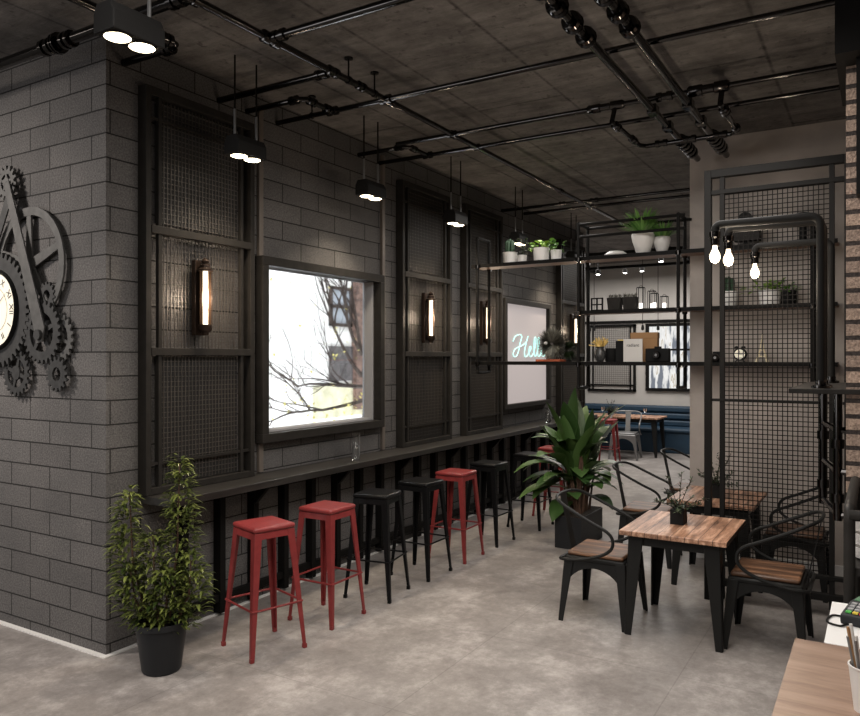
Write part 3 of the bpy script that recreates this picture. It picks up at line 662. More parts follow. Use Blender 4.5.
def trough(px, lb, seed):
    random.seed(seed); t = thing('planter_box', lb, 'planter', (SX, Y(px), 2.31), 0, 'dark planter boxes on the middle shelf')
    MB().prism([(-.055, 0), (.055, 0), (.068, .12), (-.068, .12)], 'X', -.05, .05).build('box', M_frame, t, False, .003)
    f = MB()
    for k in range(60): f.leaf((random.uniform(-.04, .04), random.uniform(-.06, .06), .115), (random.uniform(-1, 1), random.uniform(-1, 1), 1), random.uniform(.03, .06), .012, .4, 2)
    f.build('dried_tufts', L_dry, t)
trough(615, 'dark planter box with dried tufts, left of the pair on the middle shelf', 1); trough(630.5, 'dark planter box with dried tufts, right of the pair on the middle shelf', 2)
fr = MB(); wv = .16
t = thing('small_grid_frame', 'small black frame of square panes at the left end of the middle shelf', 'ornament', (SX, Y(597), 2.31))
for z in (0, .055, .115): fr.box(-.01, -.06, z, .01, .06, z + .012)
for y in (-.06, -.006, .048): fr.box(-.01, y, 0, .01, y + .012, .127)
fr.build('frame', M_dark, t, False)
for (px, h, lb) in ((642, .20, 'tallest black wire lantern with a lit candle'), (650.5, .17, 'black wire lantern right beside the tallest one'), (655.5, .14, 'black wire lantern third from left'), (663, .115, 'shortest black wire lantern, rightmost on the middle shelf')):
    t = thing('wire_lantern', lb, 'lantern', (SX - .04 if px in (642, 655.5) else SX + .05, Y(px, SX), 2.31), 0, 'wire lanterns on the middle shelf'); q = .031
    f = MB().box(-q, -q, 0, q, q, .006).box(-q, -q, h, q, q, h + .006)
    for sx in (-1, 1):
        for sy in (-1, 1): f.box(sx * q - .0025, sy * q - .0025, .006, sx * q + .0025, sy * q + .0025, h)
    f.build('cage', M_dark, t, False)
    MB().tube(arc((0, 0, h + .006), .016, 0, 180, 8, 'YZ'), .002, 5).build('handle', M_dark, t)
    MB().lathe([(.017, .006), (.017, .055), (0, .055)], n=12).build('candle', M_candle, t)
# dried pom ball on an orange book
t = tag(MB().box(-.09, -.13, 0, .09, .13, .022).build('book', M_orange, None, False, .002, (SX, Y(551), 1.815)), 'orange book lying flat under the dried flower wreath', 'book')
random.seed(21)
t = thing('dried_flower_wreath', 'bristly round dried grey wreath standing on the orange book', 'wreath', (SX - .02, Y(553), 1.837))
f = MB()
for k in range(1500):
    a = random.uniform(0, 2 * PI); e = random.uniform(-1, .6); d = Vector((e, math.cos(a) * 1.1, math.sin(a))).normalized()
    p = Vector((0, 0, .155)) + d * .02; f.leaf(p, d, random.uniform(.10, .17), .012, .05, 2)
f.build('bristles', L_dry, t)
MB().lathe([(0.0, -.02), (.009, -.02), (.018, .01)], (-.13, 0.02, .16), 12, 'X').build('pale_centre', M_card, t)
t = thing('dried_flower_ball', 'second bristly dried ball half behind the wreath', 'wreath', (SX + .06, Y(569, SX + .06), 1.815))
f = MB()
for k in range(500):
    a = random.uniform(0, 2 * PI); e = random.uniform(-1, 1); s_ = math.sqrt(1 - e * e); d = Vector((s_ * math.cos(a), s_ * math.sin(a), e)); f.leaf(Vector((0, 0, .115)) + d * .02, d, random.uniform(.07, .095), .011, .05, 2)
f.build('bristles', L_dark, t)
MB().lathe([(.03, 0), (.03, .01), (.008, .02), (.008, .1)], n=12).build('stand', M_dark, t)
# vase with gold coral
t = thing('gold_flower_vase', 'dark mottled vase of gold dried flowers on the lower shelf', 'vase', (SX, Y(600), 1.815))
MB().lathe([(.03, 0), (.055, .04), (.06, .08), (.035, .13), (.042, .145), (.03, .14), (0, .13)], n=20).build('vase', mat('mottled_black', (.05, .05, .05), .3, noise=.9, nscale=40), t)
f = MB()
for k in range(26):
    a = random.uniform(0, 2 * PI); d = Vector((math.cos(a) * .5, math.sin(a), random.uniform(.2, 1.4))).normalized(); p = Vector((0, 0, .13)); pts = [p]
    for j in range(3): pts.append(pts[-1] + d * random.uniform(.03, .045)); d = (d + Vector((random.uniform(-.5, .5), random.uniform(-.5, .5), random.uniform(-.2, .5)))).normalized()
    f.tube(pts, .006, 5)
f.build('gold_stems', M_gold, t)
tag(MB().lathe([(.055, 0), (.06, .01), (.06, .13), (.05, .13), (.05, .11), (0, .11)], n=20).build('canister', M_dark, None, True, 0, (SX + .05, Y(610), 1.815)), 'black canister right of the gold flower vase', 'canister')
tag(MB().box(-.04, -.06, 0, .04, .06, .20).build('gift_box', M_dark, None, False, .004, (SX + .03, Y(622), 1.815)), 'upright matt black box behind the white card', 'box')
t = tag(MB().box(-.03, -.045, 0, .03, .045, .012).build('gold_bow', M_gold, None, True, .004, (SX + .03, Y(622), 2.015)), 'small gold bow lying on the upright black box', 'bow')
t = thing('kraft_box', 'large brown kraft box standing at the back of the lower shelf', 'box', (SX + .08, Y(645, SX + .08), 1.815))
MB().box(-.04, -.125, 0, .04, .125, .27).build('box_body', M_kraft, t, False, .003)
MB().box(-.043, -.128, .222, .043, .128, .278).build('lid', M_kraft, t, False, .003)
t = thing('greeting_card', 'upright pale card with dark script writing on the lower shelf', 'card', (SX - .06, Y(633, SX - .06), 1.815))
MB().box(-.006, -.09, 0, .006, .09, .215).build('card_sheet', M_card, t, False)
text_mesh('radiant', .042, 'script_text', M_ink, t, Matrix.Translation((-.0075, 0, .155)) @ Matrix.Rotation(-PI / 2, 4, 'Z') @ Matrix.Rotation(PI / 2, 4, 'X') @ Matrix.Shear('XZ', 4, (0, 0)), .0005)
def camera_thing(px, w_, h_, lb, x=SX):
    t = thing('vintage_camera', lb, 'camera', (x, Y(px, x), 1.815), 0)
    MB().box(-.035, -w_ / 2, 0, .035, w_ / 2, h_).build('body', M_dark, t, True, .008)
    MB().lathe([(.0, -.045), (.03, -.045), (.036, -.03), (.036, 0)], (-.035, 0, h_ * .5), 20, 'X').build('lens_barrel', M_pipe, t)
    MB().lathe([(.0, -.004), (.012, -.004), (.012, 0)], (-.08, 0, h_ * .5), 14, 'X').build('lens_glass', M_greym, t)
    MB().box(-.02, -.03, h_, .02, .03, h_ + .018).build('viewfinder', M_dark, t, True, .004)
camera_thing(658, .22, .125, 'wide black vintage camera right of the pale card'); camera_thing(716.5, .10, .075, 'small black camera on the lower shelf at the left edge of the wire grid')
t = thing('alarm_clock', 'round black twin-bell alarm clock with a pale face behind the wire grid', 'clock', (SX, Y(740), 1.815))
MB().lathe([(0, -.02), (.05, -.02), (.056, -.01), (.056, .025), (0, .03)], (0, 0, .068), 24, 'X').build('case', M_dark, t)
MB().lathe([(0, -.003), (.043, -.003), (.043, 0)], (-.02, 0, .068), 24, 'X').build('dial', M_dial, t)
MB().box(-.025, -.002, .066, -.0235, .002, .10).box(-.025, -.025, .066, -.0235, .002, .070).build('hands', M_ink, t, False)
for s in (-1, 1):
    MB().lathe([(.02, 0), (.016, .014), (0, .02)], (0, s * .028, .122), 12).build('bell', M_dark, t); MB().tube([(0, s * .02, .02), (0, s * .04, 0)], .005, 6).build('foot', M_dark, t)
t = thing('lattice_tower_figurine', 'small brass lattice tower figurine on the lower shelf behind the wire grid', 'figurine', (SX, Y(762), 1.815))
f = MB()
for sx in (-1, 1):
    for sy in (-1, 1): f.tube([(sx * .045, sy * .045, 0), (sx * .028, sy * .028, .05), (sx * .014, sy * .014, .11), (sx * .004, sy * .004, .2)], .005, 5, radii=[.008, .006, .004, .003])
f.build('legs', M_brass, t)
MB().box(-.034, -.034, .045, .034, .034, .055).box(-.019, -.019, .1, .019, .019, .107).build('platforms', M_brass, t, False); MB().tube([(0, 0, .19), (0, 0, .245)], .003, 6).build('spire', M_brass, t)
t = thing('telescope_ornament', 'dark iron ornament with a round head on top of the hanging shelf behind the grid', 'ornament', (SX, Y(746), 2.83))
MB().lathe([(.10, 0), (.10, .015), (.02, .03), (.018, .20), (0, .2)], n=20).build('stand', M_dark, t)
MB().box(-.06, -.12, .05, .06, .10, .17).build('housing', M_frame, t, False, .006); MB().lathe([(0, -.05), (.06, -.05), (.06, .05), (0, .05)], (0, 0, .24), 20, 'X').build('round_head', M_dark, t)
MB().tube([(0, -.1, .1), (0, -.16, .19), (0, -.1, .24)], .008, 6).build('handle', M_greym, t)
t = thing('dome_ornament', 'black domed ornament at the right end of the top shelf', 'ornament', (SX, Y(803), 2.83))
MB().lathe([(.09, 0), (.095, .02), (.03, .03), (.03, .16), (.11, .165), (.10, .21), (.06, .25), (0, .265)], n=24).build('dome', M_dark, t)
tag(MB().lathe([(.10, 0), (.11, .015), (.07, .045), (0, .05)], n=24).build('white_bowl', M_ceramic, None, True, 0, (SX, Y(616), 2.83)), 'low white upturned bowl on the top shelf left of the spiky plant', 'bowl')

# ------------------------------------------------------------------ pipe lamps on a bracket shelf
tag(MB().box(4.20, -.2, 1.67, 4.235, 0.40, 1.695).box(4.235, 0.15, 1.67, 5.42, .40, 1.695).build('bracket_shelf', M_frame, None, False, .003), 'narrow dark bracket shelf sticking out beside the brick pier', 'shelf')
def pipe_lamp(x, lb, ye=.735):
    t = thing('pipe_lamp', lb, 'lamp', (x, .26, 1.695), 0, 'pipe lamps on the bracket shelf')
    z1 = .885; y1 = ye - .26
    MB().lathe([(.045, 0), (.045, .012), (.026, .02), (.026, .04), (0, .04)], n=16).build('base_flange', M_pipe, t)
    MB().tube([(0, 0, .02), (0, 0, z1 - .05)] + arc((0, .05, z1 - .05), .05, 180, 90, 5, 'YZ') + [(0, y1 - .03, z1)] + arc((0, y1 - .03, z1 - .03), .03, 90, 0, 4, 'YZ') + [(0, y1, z1 - .05)], .0215, 10).build('pipe', M_blackf, t)
    MB().lathe([(.017, 0), (.03, .0), (.03, -.03), (.024, -.035), (.024, -.075), (0, -.075)], (0, y1, z1 - .04), 16).build('socket', M_pipe, t)
    MB().lathe([(.011, 0), (.013, -.02), (.026, -.05), (.028, -.068), (.02, -.09), (0, -.10)], (0, y1, z1 - .112), 18).build('bulb', M_bulb, t)
    l = bpy.data.lights.new('bulb_light', 'POINT'); l.energy = 9; l.color = (1, .84, .66); l.shadow_soft_size = .04
    lo = bpy.data.objects.new('bulb_light', l); lo.parent = t; lo.location = (0, y1, z1 - .30); C.objects.link(lo)
pipe_lamp(4.30, 'nearest pipe lamp with a glowing bulb, left-hand bulb of the three', .775); pipe_lamp(4.48, 'pipe lamp just behind the nearest one, middle bulb of the three'); pipe_lamp(5.26, 'farthest pipe lamp, bulb hanging in front of the wire grid', .70)
pv = thing('pipe_manifold', 'cluster of black vertical pipes with valves under the bracket shelf', 'pipework', (0, 0, 0))
for (x, y, z0, z1) in ((4.7, .20, .95, 1.67), (5.2, .30, .95, 1.67)):
    o = MB().tube([(x, y, z0), (x, y, z1)], .024, 10).build('vertical_pipe', M_pipe, pv)
    for dz in (.1, .4): MB().lathe([(.036, 0), (.036, .05)], (x, y, z0 + dz), 10).build('collar', M_pipe, o)
for z in (.98, 1.22, 1.45):
    MB().tube([(4.7, .20, z), (5.2, .30, z)], .018, 8).tube([(4.7, .20, z), (4.7, -.3, z)], .018, 8).build('return_pipe', M_pipe, pv)

# ------------------------------------------------------------------ counter at lower right
CZ = .95
ct = thing('service_counter', 'walnut-topped service counter at the lower right corner', 'counter', (0, 0, 0))
MB().box(1.0, -1.2, CZ - .03, 2.656, .234, CZ).build('walnut_top', M_counter, ct, False, .002)
MB().box(1.0, -1.15, 0, 2.60, .20, CZ - .03).build('cabinet', M_potblack, ct, False)
MB().box(1.0, .20, .4, 1.96, .262, CZ - .045).build('side_panel', M_greym, ct, False); MB().box(1.0, .262, .4, 1.90, .272, CZ - .06).build('gold_trim', M_brass, ct, False)
wc = thing('white_counter', 'white worktop just beyond the walnut counter', 'counter', (0, 0, 0))
MB().box(2.662, -1.2, CZ - .035, 3.125, .152, CZ).build('white_top', M_quartz, wc, False, .002); MB().box(2.67, -1.15, 0, 3.09, .12, CZ - .035).build('cabinet', M_potblack, wc, False)
t = thing('card_terminal', 'black card payment terminal with coloured keys on the white worktop', 'card terminal', (2.95, .055, CZ), math.radians(-14))
MB().prism([(-.09, 0.0), (.10, 0.0), (.10, .05), (.02, .055), (-.09, .035)], 'Y', -.042, .042).build('body', M_potblack, t, False, .008)
kcols = [(.6, .04, .03), (.65, .5, .05), (.08, .45, .08), (.35, .35, .35)]
for i in range(4):
    for j in range(3):
        x = -.075 + i * .022; zt = .035 + (.02 / .11) * (x + .09)
        mm = mat('key_%s' % (j if i == 0 else 'grey'), kcols[j] if i == 0 else kcols[3], .5)
        MB().box(x, -.030 + j * .021, zt + .001, x + .015, -.014 + j * .021, zt + .006).build('key', mm, t, False)
MB().box(.03, -.03, .0545, .085, .03, .057).build('screen', mat('screen_green', (.10, .22, .12), .3), t, False)
MB().tube(smoothpath([(-.09, .02, .005), (-.125, .03, .005), (-.11, .075, .005), (-.03, .082, .005), (-.02, .04, .005)], 4), .0035, 6).build('wire_stand', M_dark, t)
cxp, cyp = 2.2, .028
t = thing('straw_cup', 'white paper cup holding wrapped straws and sticks on the walnut counter', 'cup', (cxp + .0, cyp, CZ))
MB().lathe([(.030, 0), (.042, .11), (.044, .112), (.044, .116), (.040, .116), (.029, .005), (0, .005)], n=28).build('cup', M_ceramic, t)
for k in range(11):
    a = k * .9; tagm = M_card if k % 3 else M_greym
    p0 = Vector((math.cos(a) * .012, math.sin(a) * .012, .01)); p1 = Vector((math.cos(a) * .034, math.sin(a) * .034 + .01, .185 + .012 * (k % 3)))
    o = MB().tube([p0, p1], .0042, 6).build('straw' if k > 2 else 'stir_stick', tagm if k > 2 else M_kraft, t)
rk = thing('tube_rack', 'black tubular rack holding white cups beside the brick pier', 'rack', (0, 0, 0))
MB().tube([(3.26, .10, 0), (3.26, .10, 1.22)] + arc((3.31, .10, 1.22), .05, 180, 90, 4, 'XZ') + [(4.06, .10, 1.27)] + arc((4.06, .10, 1.22), .05, 90, 0, 4, 'XZ') + [(4.11, .10, 0)], .021, 10).build('side_frame', M_frame, rk)
MB().tube([(3.26, .10, 1.25), (3.26, -.5, 1.25)], .021, 10).build('cross_bar', M_frame, rk); MB().tube([(4.11, .10, 1.25), (4.11, -.5, 1.25)], .021, 10).build('cross_bar', M_frame, rk)
MB().box(3.26, -.5, 1.02, 4.11, .10, 1.05).build('rack_shelf', M_frame, rk, False)
MB().tube([(3.26, -.5, 0), (3.26, -.5, 1.25)], .021, 10).build('rear_post', M_frame, rk)
for k in range(3):
    tag(MB().lathe([(.02, 0), (.035, .008), (.045, .035), (.047, .052), (.043, .052), (.03, .012), (0, .01)], n=20).build('white_cup', M_ceramic, None, True, 0, (3.42, .05, 1.051 + k * .053)), 'white cup in the stack on the black tubular rack', 'cup', 'stacked white cups on the rack')

# ------------------------------------------------------------------ glassware on the bar
t = tag(MB().lathe([(.03, 0), (.036, .01), (.036, .10), (.024, .13), (.036, .16), (.037, .235), (.034, .235), (.033, .16), (.021, .13), (.033, .10), (.033, .014), (0, .012)], n=20).build('glass_carafe', M_glass, None, True, 0, (5.20, 3.90, .96)), 'clear glass carafe standing on the bar below the bright window', 'carafe')
tag(MB().lathe([(.03, 0), (.045, .02), (.045, .11), (.02, .15), (.02, .19), (.026, .2), (.017, .19), (.017, .15), (.042, .11), (.042, .02), (0, .012)], n=20).build('glass_jar', M_glass, None, True, 0, (9.65, 3.93, .96)), 'clear glass jar at the far end of the bar', 'jar')

# ------------------------------------------------------------------ ceiling pipework
ZP = 3.72
def coll(m, p, ax, r=.034, L=.05):
    c = list(p); m.lathe([(r * .75, -L), (r, -L * .9), (r, -L * .3), (r * .8, -L * .25), (r * .8, L * .25), (r, L * .3), (r, L * .9), (r * .75, L)], c, 12, ax)
def pipe(label, pts, r, cols=(), hooks=(), rad=None):
    t = thing('ceiling_pipe', label, 'pipe', (0, 0, 0), 0, 'black pipes under the ceiling')
    MB().tube(pts, r, 12).build('pipe', M_pipe, t)
    for (p, ax, rr, L) in cols: m = MB(); coll(m, p, ax, rr, L); m.build('pipe_fitting', M_pipe, t)
    for p in hooks: MB().tube([(p[0], p[1], ZP), (p[0], p[1], ZC)], .006, 6).lathe([(r * 1.25, -.012), (r * 1.25, .012)], (p[0], p[1], ZP), 12, 'X').lathe([(.03, -.01), (.03, 0)], (p[0], p[1], ZC), 12).build('pipe_hanger', M_black, t)
pipe('long main pipe running lengthwise above the stools', [(1.0, 3.06, ZP), (11.5, 3.06, ZP)], .022,
     [((2.65, 3.06, ZP), 'X', .036, .06), ((3.25, 3.06, ZP), 'X', .038, .07), ((3.83, 3.06, ZP), 'X', .034, .05), ((4.14, 3.06, ZP), 'X', .032, .04), ((4.48, 3.06, ZP), 'X', .034, .05), ((5.43, 3.06, ZP), 'X', .03, .04), ((7.9, 3.06, ZP), 'X', .03, .04)], [(4.0, 3.06), (4.3, 3.06)])
pipe('thick pipe crossing above the block corner at upper left', [(2.64, 8.5, ZP), (2.64, 3.06, ZP)], .032, [((2.64, 4.28, ZP), 'Y', .05, .05), ((2.64, 4.18, ZP), 'Y', .062, .02), ((2.64, 4.08, ZP), 'Y', .05, .04), ((2.64, 3.14, ZP), 'Y', .045, .05)])
pipe('short pipe with an elbow behind the nearest pendant lamp', [(0.6, 3.585, ZP), (2.96, 3.585, ZP)] + [(3.01, 3.60, ZP), (3.03, 3.65, ZP), (3.03, 4.10, ZP)], .024, [((2.2, 3.585, ZP), 'X', .045, .05), ((2.93, 3.585, ZP), 'X', .04, .04), ((3.03, 3.68, ZP), 'Y', .04, .04)])
pipe('cross pipe branching right from the first joint of the main pipe', [(3.24, 3.06, ZP), (3.24, -4.5, ZP)], .024, [((3.24, 2.98, ZP), 'Y', .036, .05)])
pipe('short wall stub joining the main pipe, nearest the corner panel', [(3.83, 4.11, ZP), (3.83, 3.06, ZP)], .022, [((3.83, 3.15, ZP), 'Y', .034, .05)])
pipe('bent wall stub joining the first long cross pipe', [(4.11, 4.11, ZP), (4.11, 3.60, ZP), (4.14, 3.55, ZP), (4.42, 3.55, ZP)], .020, [((4.11, 3.64, ZP), 'Y', .032, .04), ((4.2, 3.55, ZP), 'X', .032, .04), ((4.38, 3.55, ZP), 'X', .034, .03)])
pipe('first long cross pipe spanning from the bar wall to the brick pier', [(4.44, 4.11, ZP), (4.44, -4.5, ZP)], .019, [((4.44, 3.55, ZP), 'Y', .034, .05), ((4.44, 3.06, ZP), 'Y', .034, .05)], [(4.44, 3.75)])
pipe('second long cross pipe with wide couplings', [(5.42, 3.62, ZP), (5.42, -4.5, ZP)], .019, [((5.42, 3.06, ZP), 'Y', .03, .04), ((5.42, 1.75, ZP), 'Y', .034, .14), ((5.42, 1.02, ZP), 'Y', .04, .14), ((5.42, 1.32, ZP), 'Y', .034, .06)])
pipe('bent wall stub joining the third long cross pipe', [(5.52, 4.11, ZP), (5.52, 3.62, ZP), (5.56, 3.57, ZP), (5.84, 3.57, ZP)], .019, [((5.52, 3.66, ZP), 'Y', .03, .04), ((5.62, 3.57, ZP), 'X', .03, .04)])
pipe('third long cross pipe, farther of the close pair', [(5.86, 4.11, ZP), (5.86, -4.5, ZP)], .019, [((5.86, 3.57, ZP), 'Y', .032, .05), ((5.86, 3.06, ZP), 'Y', .03, .03)])
pipe('thin cross pipe beyond the fourth pendant, before the shelf', [(8.55, 4.11, ZP), (8.55, 1.3, ZP)], .02, [((8.55, 2.9, ZP), 'Y', .03, .05), ((8.55, 3.3, ZP), 'Y', .03, .04)])
pipe('farthest thin cross pipe above the hanging shelf', [(8.88, 3.95, ZP), (8.88, 1.3, ZP)], .02, [((8.88, 3.06, ZP), 'Y', .03, .05)])
def fat_pipe(y, x0, lb, dx):
    t = thing('flanged_pipe', lb, 'pipe', (0, 0, 0), 0, 'pair of flanged pipes by the ceiling'); z = 3.635
    MB().tube([(x0, y, z), (6.95, y, z)], .027, 12).build('pipe', M_pipe, t)
    for x in (2.9, 3.12, 3.34, 3.56, 3.78, 3.99):
        MB().lathe([(.03, -.045), (.05, -.04), (.057, -.02), (.044, -.012), (.044, .012), (.057, .02), (.05, .04), (.03, .045)], (x, y, z), 14, 'X').build('flange', M_pipe, t)
    for x in (5.42, 5.86): MB().box(x - .05, y - .034, z - .034, x + .05, y + .034, z + .034).build('clamp', M_pipe, t, True, .006)
    for x in (6.30, 6.40, 6.50, 6.60, 6.70): MB().lathe([(.03, -.03), (.052, -.025), (.056, 0), (.052, .025), (.03, .03)], (x, y, z), 14, 'X').build('end_collar', M_pipe, t)
fat_pipe(1.40, 1.5, 'left of two thick black pipes with heavy flanges', 0); fat_pipe(1.155, 1.5, 'right of two thick black pipes with heavy flanges', .12)
pipe('rectangular pipe loop crossing under the two flanged pipes', [(5.42, 1.68, ZP - .02), (5.35, 1.68, 3.58), (6.0, 1.66, 3.565), (6.06, 1.62, 3.565), (6.06, .98, 3.565), (6.0, .92, 3.565), (5.35, .93, 3.58), (5.42, .93, ZP - .02)], .019,
     [((5.45, 1.675, 3.57), 'X', .034, .04), ((5.85, 1.665, 3.57), 'X', .03, .05), ((6.06, 1.5, 3.57), 'Y', .03, .05), ((6.06, 1.28, 3.57), 'Y', .032, .05), ((6.06, 1.05, 3.57), 'Y', .03, .05), ((5.5, .925, 3.57), 'X', .036, .05), ((5.95, .92, 3.57), 'X', .032, .03)])

# ------------------------------------------------------------------ pendant lamps
def make_pendant(label):
    t = thing('pendant_lamp', label, 'pendant lamp', (0, 0, 0), 0, 'twin-spot pendant lamps over the bar')
    MB().prism([(-.068, 0), (.068, 0), (.068, .08), (.045, .125), (-.045, .125), (-.068, .08)], 'X', -.132, .132).build('housing', M_housing, t, False, .006)
    for x in (-.10, .10):
        MB().tube([(x, 0, .12), (x, 0, .66)], .0065, 6).build('rod', M_pipe, t); MB().tube([(x, 0, .12), (x, 0, .30)], .009, 8).build('rod_sleeve', M_greym, t)
    for x in (-.062, .062):
        o = MB().lathe([(.064, -.004), (.064, .001)], (x, 0, -.001), 20).build('lens_ring', M_black, t)
        MB().lathe([(0, -.012), (.045, -.010), (.056, -.005)], (x, 0, 0), 20).build('lens', M_lens, o)
    l = bpy.data.lights.new('pendant_spot', 'SPOT'); l.energy = 70; l.color = (1, .85, .66); l.spot_size = math.radians(125); l.spot_blend = .8; l.shadow_soft_size = .08
    lo = bpy.data.objects.new('pendant_spot', l); lo.parent = t; lo.location = (0, 0, -.03); C.objects.link(lo)
    return t
pd = make_pendant('nearest twin-spot pendant lamp hanging at upper left in front of the wall corner'); pd.location = (2.10, 2.80, 3.23)
for x, lb in ((3.67, 'twin-spot pendant lamp in front of the first mesh panel'), (5.12, 'twin-spot pendant lamp above the right edge of the bright window'), (6.59, 'twin-spot pendant lamp in front of the second mesh panel'),
              (8.13, 'twin-spot pendant lamp hanging behind the cactus on the top shelf'), (9.98, 'farthest twin-spot pendant lamp, behind the leafy plants on the shelf')):
    dup(pd, (x, 3.68, 3.21), 0, lb)

# ------------------------------------------------------------------ gear clock on the left wall
def gear_pts(R, n, td, duty=.5):
    out = []
    for i in range(n):
        a = 2 * PI * i / n; st_ = 2 * PI / n
        for f_, rr in ((0, R - td), (.18, R), (.18 + duty * .6, R), (.36 + duty * .6, R - td)): out.append((rr * math.cos(a + f_ * st_), rr * math.sin(a + f_ * st_)))
    return out
def gear(name, parent, y, z, R, n, td, inner, spokes, x0, x1, m, hub=.2):
    b = MB(); o_ = gear_pts(R, n, td); N = len(o_); vs = []
    for (u, v) in o_:
        a = math.atan2(v, u)
        for x in (x0, x1): vs.append((x, y + u, z + v)); vs.append((x, y + inner * math.cos(a), z + inner * math.sin(a)))
    fs = []
    for i in range(N):
        a = 4 * i; c = 4 * ((i + 1) % N)
        fs += [(a, c, c + 1, a + 1), (a + 2, a + 3, c + 3, c + 2), (a, a + 2, c + 2, c), (a + 1, c + 1, c + 3, a + 3)]
    b.add(vs, fs)
    if spokes:
        b.lathe([(0, x0 - (x0 + x1) / 2 - .002), (R * hub, x0 - (x0 + x1) / 2 - .002), (R * hub, (x1 - x0) / 2), (0, (x1 - x0) / 2)], ((x0 + x1) / 2, y, z), 18, 'X')
        for k in range(spokes):
            a = 2 * PI * k / spokes + .3; ca, sa = math.cos(a), math.sin(a); w0, w1 = R * .09, R * .06
            r0, r1 = R * hub * .8, inner + .01; poly = [(r0 * ca - w0 * sa, r0 * sa + w0 * ca), (r0 * ca + w0 * sa, r0 * sa - w0 * ca), (r1 * ca + w1 * sa, r1 * sa - w1 * ca), (r1 * ca - w1 * sa, r1 * sa + w1 * ca)]
            b.prism([(y + p[0], z + p[1]) for p in poly], 'X', x0 + .001, x1 - .001)
    return b.build(name, m, parent, False)
ck = thing('gear_wall_clock', 'large iron gear clock with a cream roman dial, mounted on the left block wall', 'clock', (0, 0, 0))
gear('main_gear', ck, 5.23, 2.18, .40, 44, .035, .26, 0, 2.845, 2.865, M_gear)
gear('spoked_wheel', ck, 4.87, 2.47, .39, 16, .0, .335, 5, 2.868, 2.882, M_gearl, .16)
gear('top_gear', ck, 5.12, 3.05, .12, 14, .03, .06, 5, 2.855, 2.875, M_gearl, .3)
gear('lower_gear', ck, 4.70, 2.02, .21, 26, .026, .13, 5, 2.850, 2.866, M_gear, .25)
gear('small_lower_gear', ck, 4.55, 1.745, .115, 15, .024, .045, 0, 2.860, 2.876, M_gear)
gear('small_side_gear', ck, 4.66, 2.26, .09, 14, .018, .035, 0, 2.862, 2.878, M_gear)
gear('bottom_gear', ck, 5.02, 1.75, .16, 20, .024, .10, 4, 2.866, 2.880, M_gear, .3)
gear('rear_gear', ck, 4.56, 1.98, .16, 20, .024, .10, 4, 2.880, 2.892, M_gearl, .3)
MB().prism([(5.10, 3.03), (5.04, 3.05), (4.63, 2.05), (4.65, 1.96), (4.72, 1.94), (4.74, 2.02)], 'X', 2.826, 2.838).build('lever_arm', M_gearl, ck, False, .003)
MB().lathe([(.035, -.02), (.035, 0), (0, 0)], (2.825, 4.68, 2.0), 16, 'X').build('lever_boss', M_gear, ck)
MB().prism([(5.40, 2.35), (5.33, 2.40), (4.99, 3.0), (5.06, 3.03)][::-1], 'X', 2.84, 2.85).build('strut', M_gear, ck, False)
MB().tube([(2.84, 5.23, 2.18), (2.91, 5.23, 2.18)], .05, 10).tube([(2.84, 4.70, 2.02), (2.91, 4.70, 2.02)], .02, 10).tube([(2.86, 4.87, 2.47), (2.91, 4.87, 2.47)], .02, 10).tube([(2.85, 5.10, 3.04), (2.91, 5.10, 3.04)], .02, 10).build('mounting_studs', M_gear, ck)
MB().lathe([(.255, -.012), (.275, -.03), (.282, -.01), (.282, .02)], (2.845, 5.23, 2.18), 48, 'X', False).build('rim', M_dark, ck)
dl = MB().lathe([(0, -.004), (.256, -.004), (.256, 0)], (2.842, 5.23, 2.18), 48, 'X').build('dial', M_dial, ck)
nums = ['XII', 'I', 'II', 'III', 'IIII', 'V', 'VI', 'VII', 'VIII', 'IX', 'X', 'XI']
for i, s in enumerate(nums):
    a = -i * PI / 6     # XII points along -y (to the right in view)
    M = Matrix.Translation((2.836, 5.23, 2.18)) @ Matrix.Rotation(-PI / 2, 4, 'Z') @ Matrix.Rotation(PI / 2, 4, 'X') @ Matrix.Rotation(a - PI / 2 + PI / 2, 4, 'Z') @ Matrix.Translation((.205, 0, 0)) @ Matrix.Rotation(-PI / 2, 4, 'Z')
    text_mesh(s, .062, 'numeral', M_ink, dl, M, .0006)
MB().lathe([(.155, -.001), (.158, -.001), (.158, 0), (.155, 0)], (2.836, 5.23, 2.18), 48, 'X', False).build('minute_ring', mat('ring_grey', (.3, .28, .22), .6), dl)
MB().prism([(5.235, 2.17), (5.225, 2.19), (5.09, 2.29)], 'X', 2.832, 2.834).prism([(5.24, 2.18), (5.22, 2.18), (5.20, 2.0)], 'X', 2.830, 2.832).build('hands', M_ink, ck, False)

# ------------------------------------------------------------------ back room beyond the shelf
sf = thing('long_sofa', 'long navy upholstered bench sofa against the far wall', 'sofa', (0, 0, 0))
MB().box(14.75, 1.6, 0.0, 15.5, 8.4, .40).build('base', M_sofa, sf, True, .02); MB().box(14.72, 1.6, .40, 15.35, 8.4, .48).build('seat_cushion', M_sofa, sf, True, .03)
for k in range(3): MB().box(15.28, 1.6, .47 + k * .14, 15.5, 8.4, .60 + k * .14).build('back_channel', M_sofa, sf, True, .035)
struct('trim_4', MB().box(15.57, 1.0, 2.58, 15.6, 8.8, 2.64), M_black)
t = make_table('wooden table in the back room in front of the navy sofa', (14.25, 4.25, 0), .7, 1.5, .74)
gc = dup(ch, (13.60, 4.02, 0), -PI / 2 + .1, 'grey metal armchair in the back room facing the sofa', None, {M_chairm: M_greym, M_seat: M_greym})
gc['group'] = 'back room chairs'
rs = dup(st, (12.55, 4.02, 0), .1, 'red steel bar stool in the back room behind the paddle leaves', None)
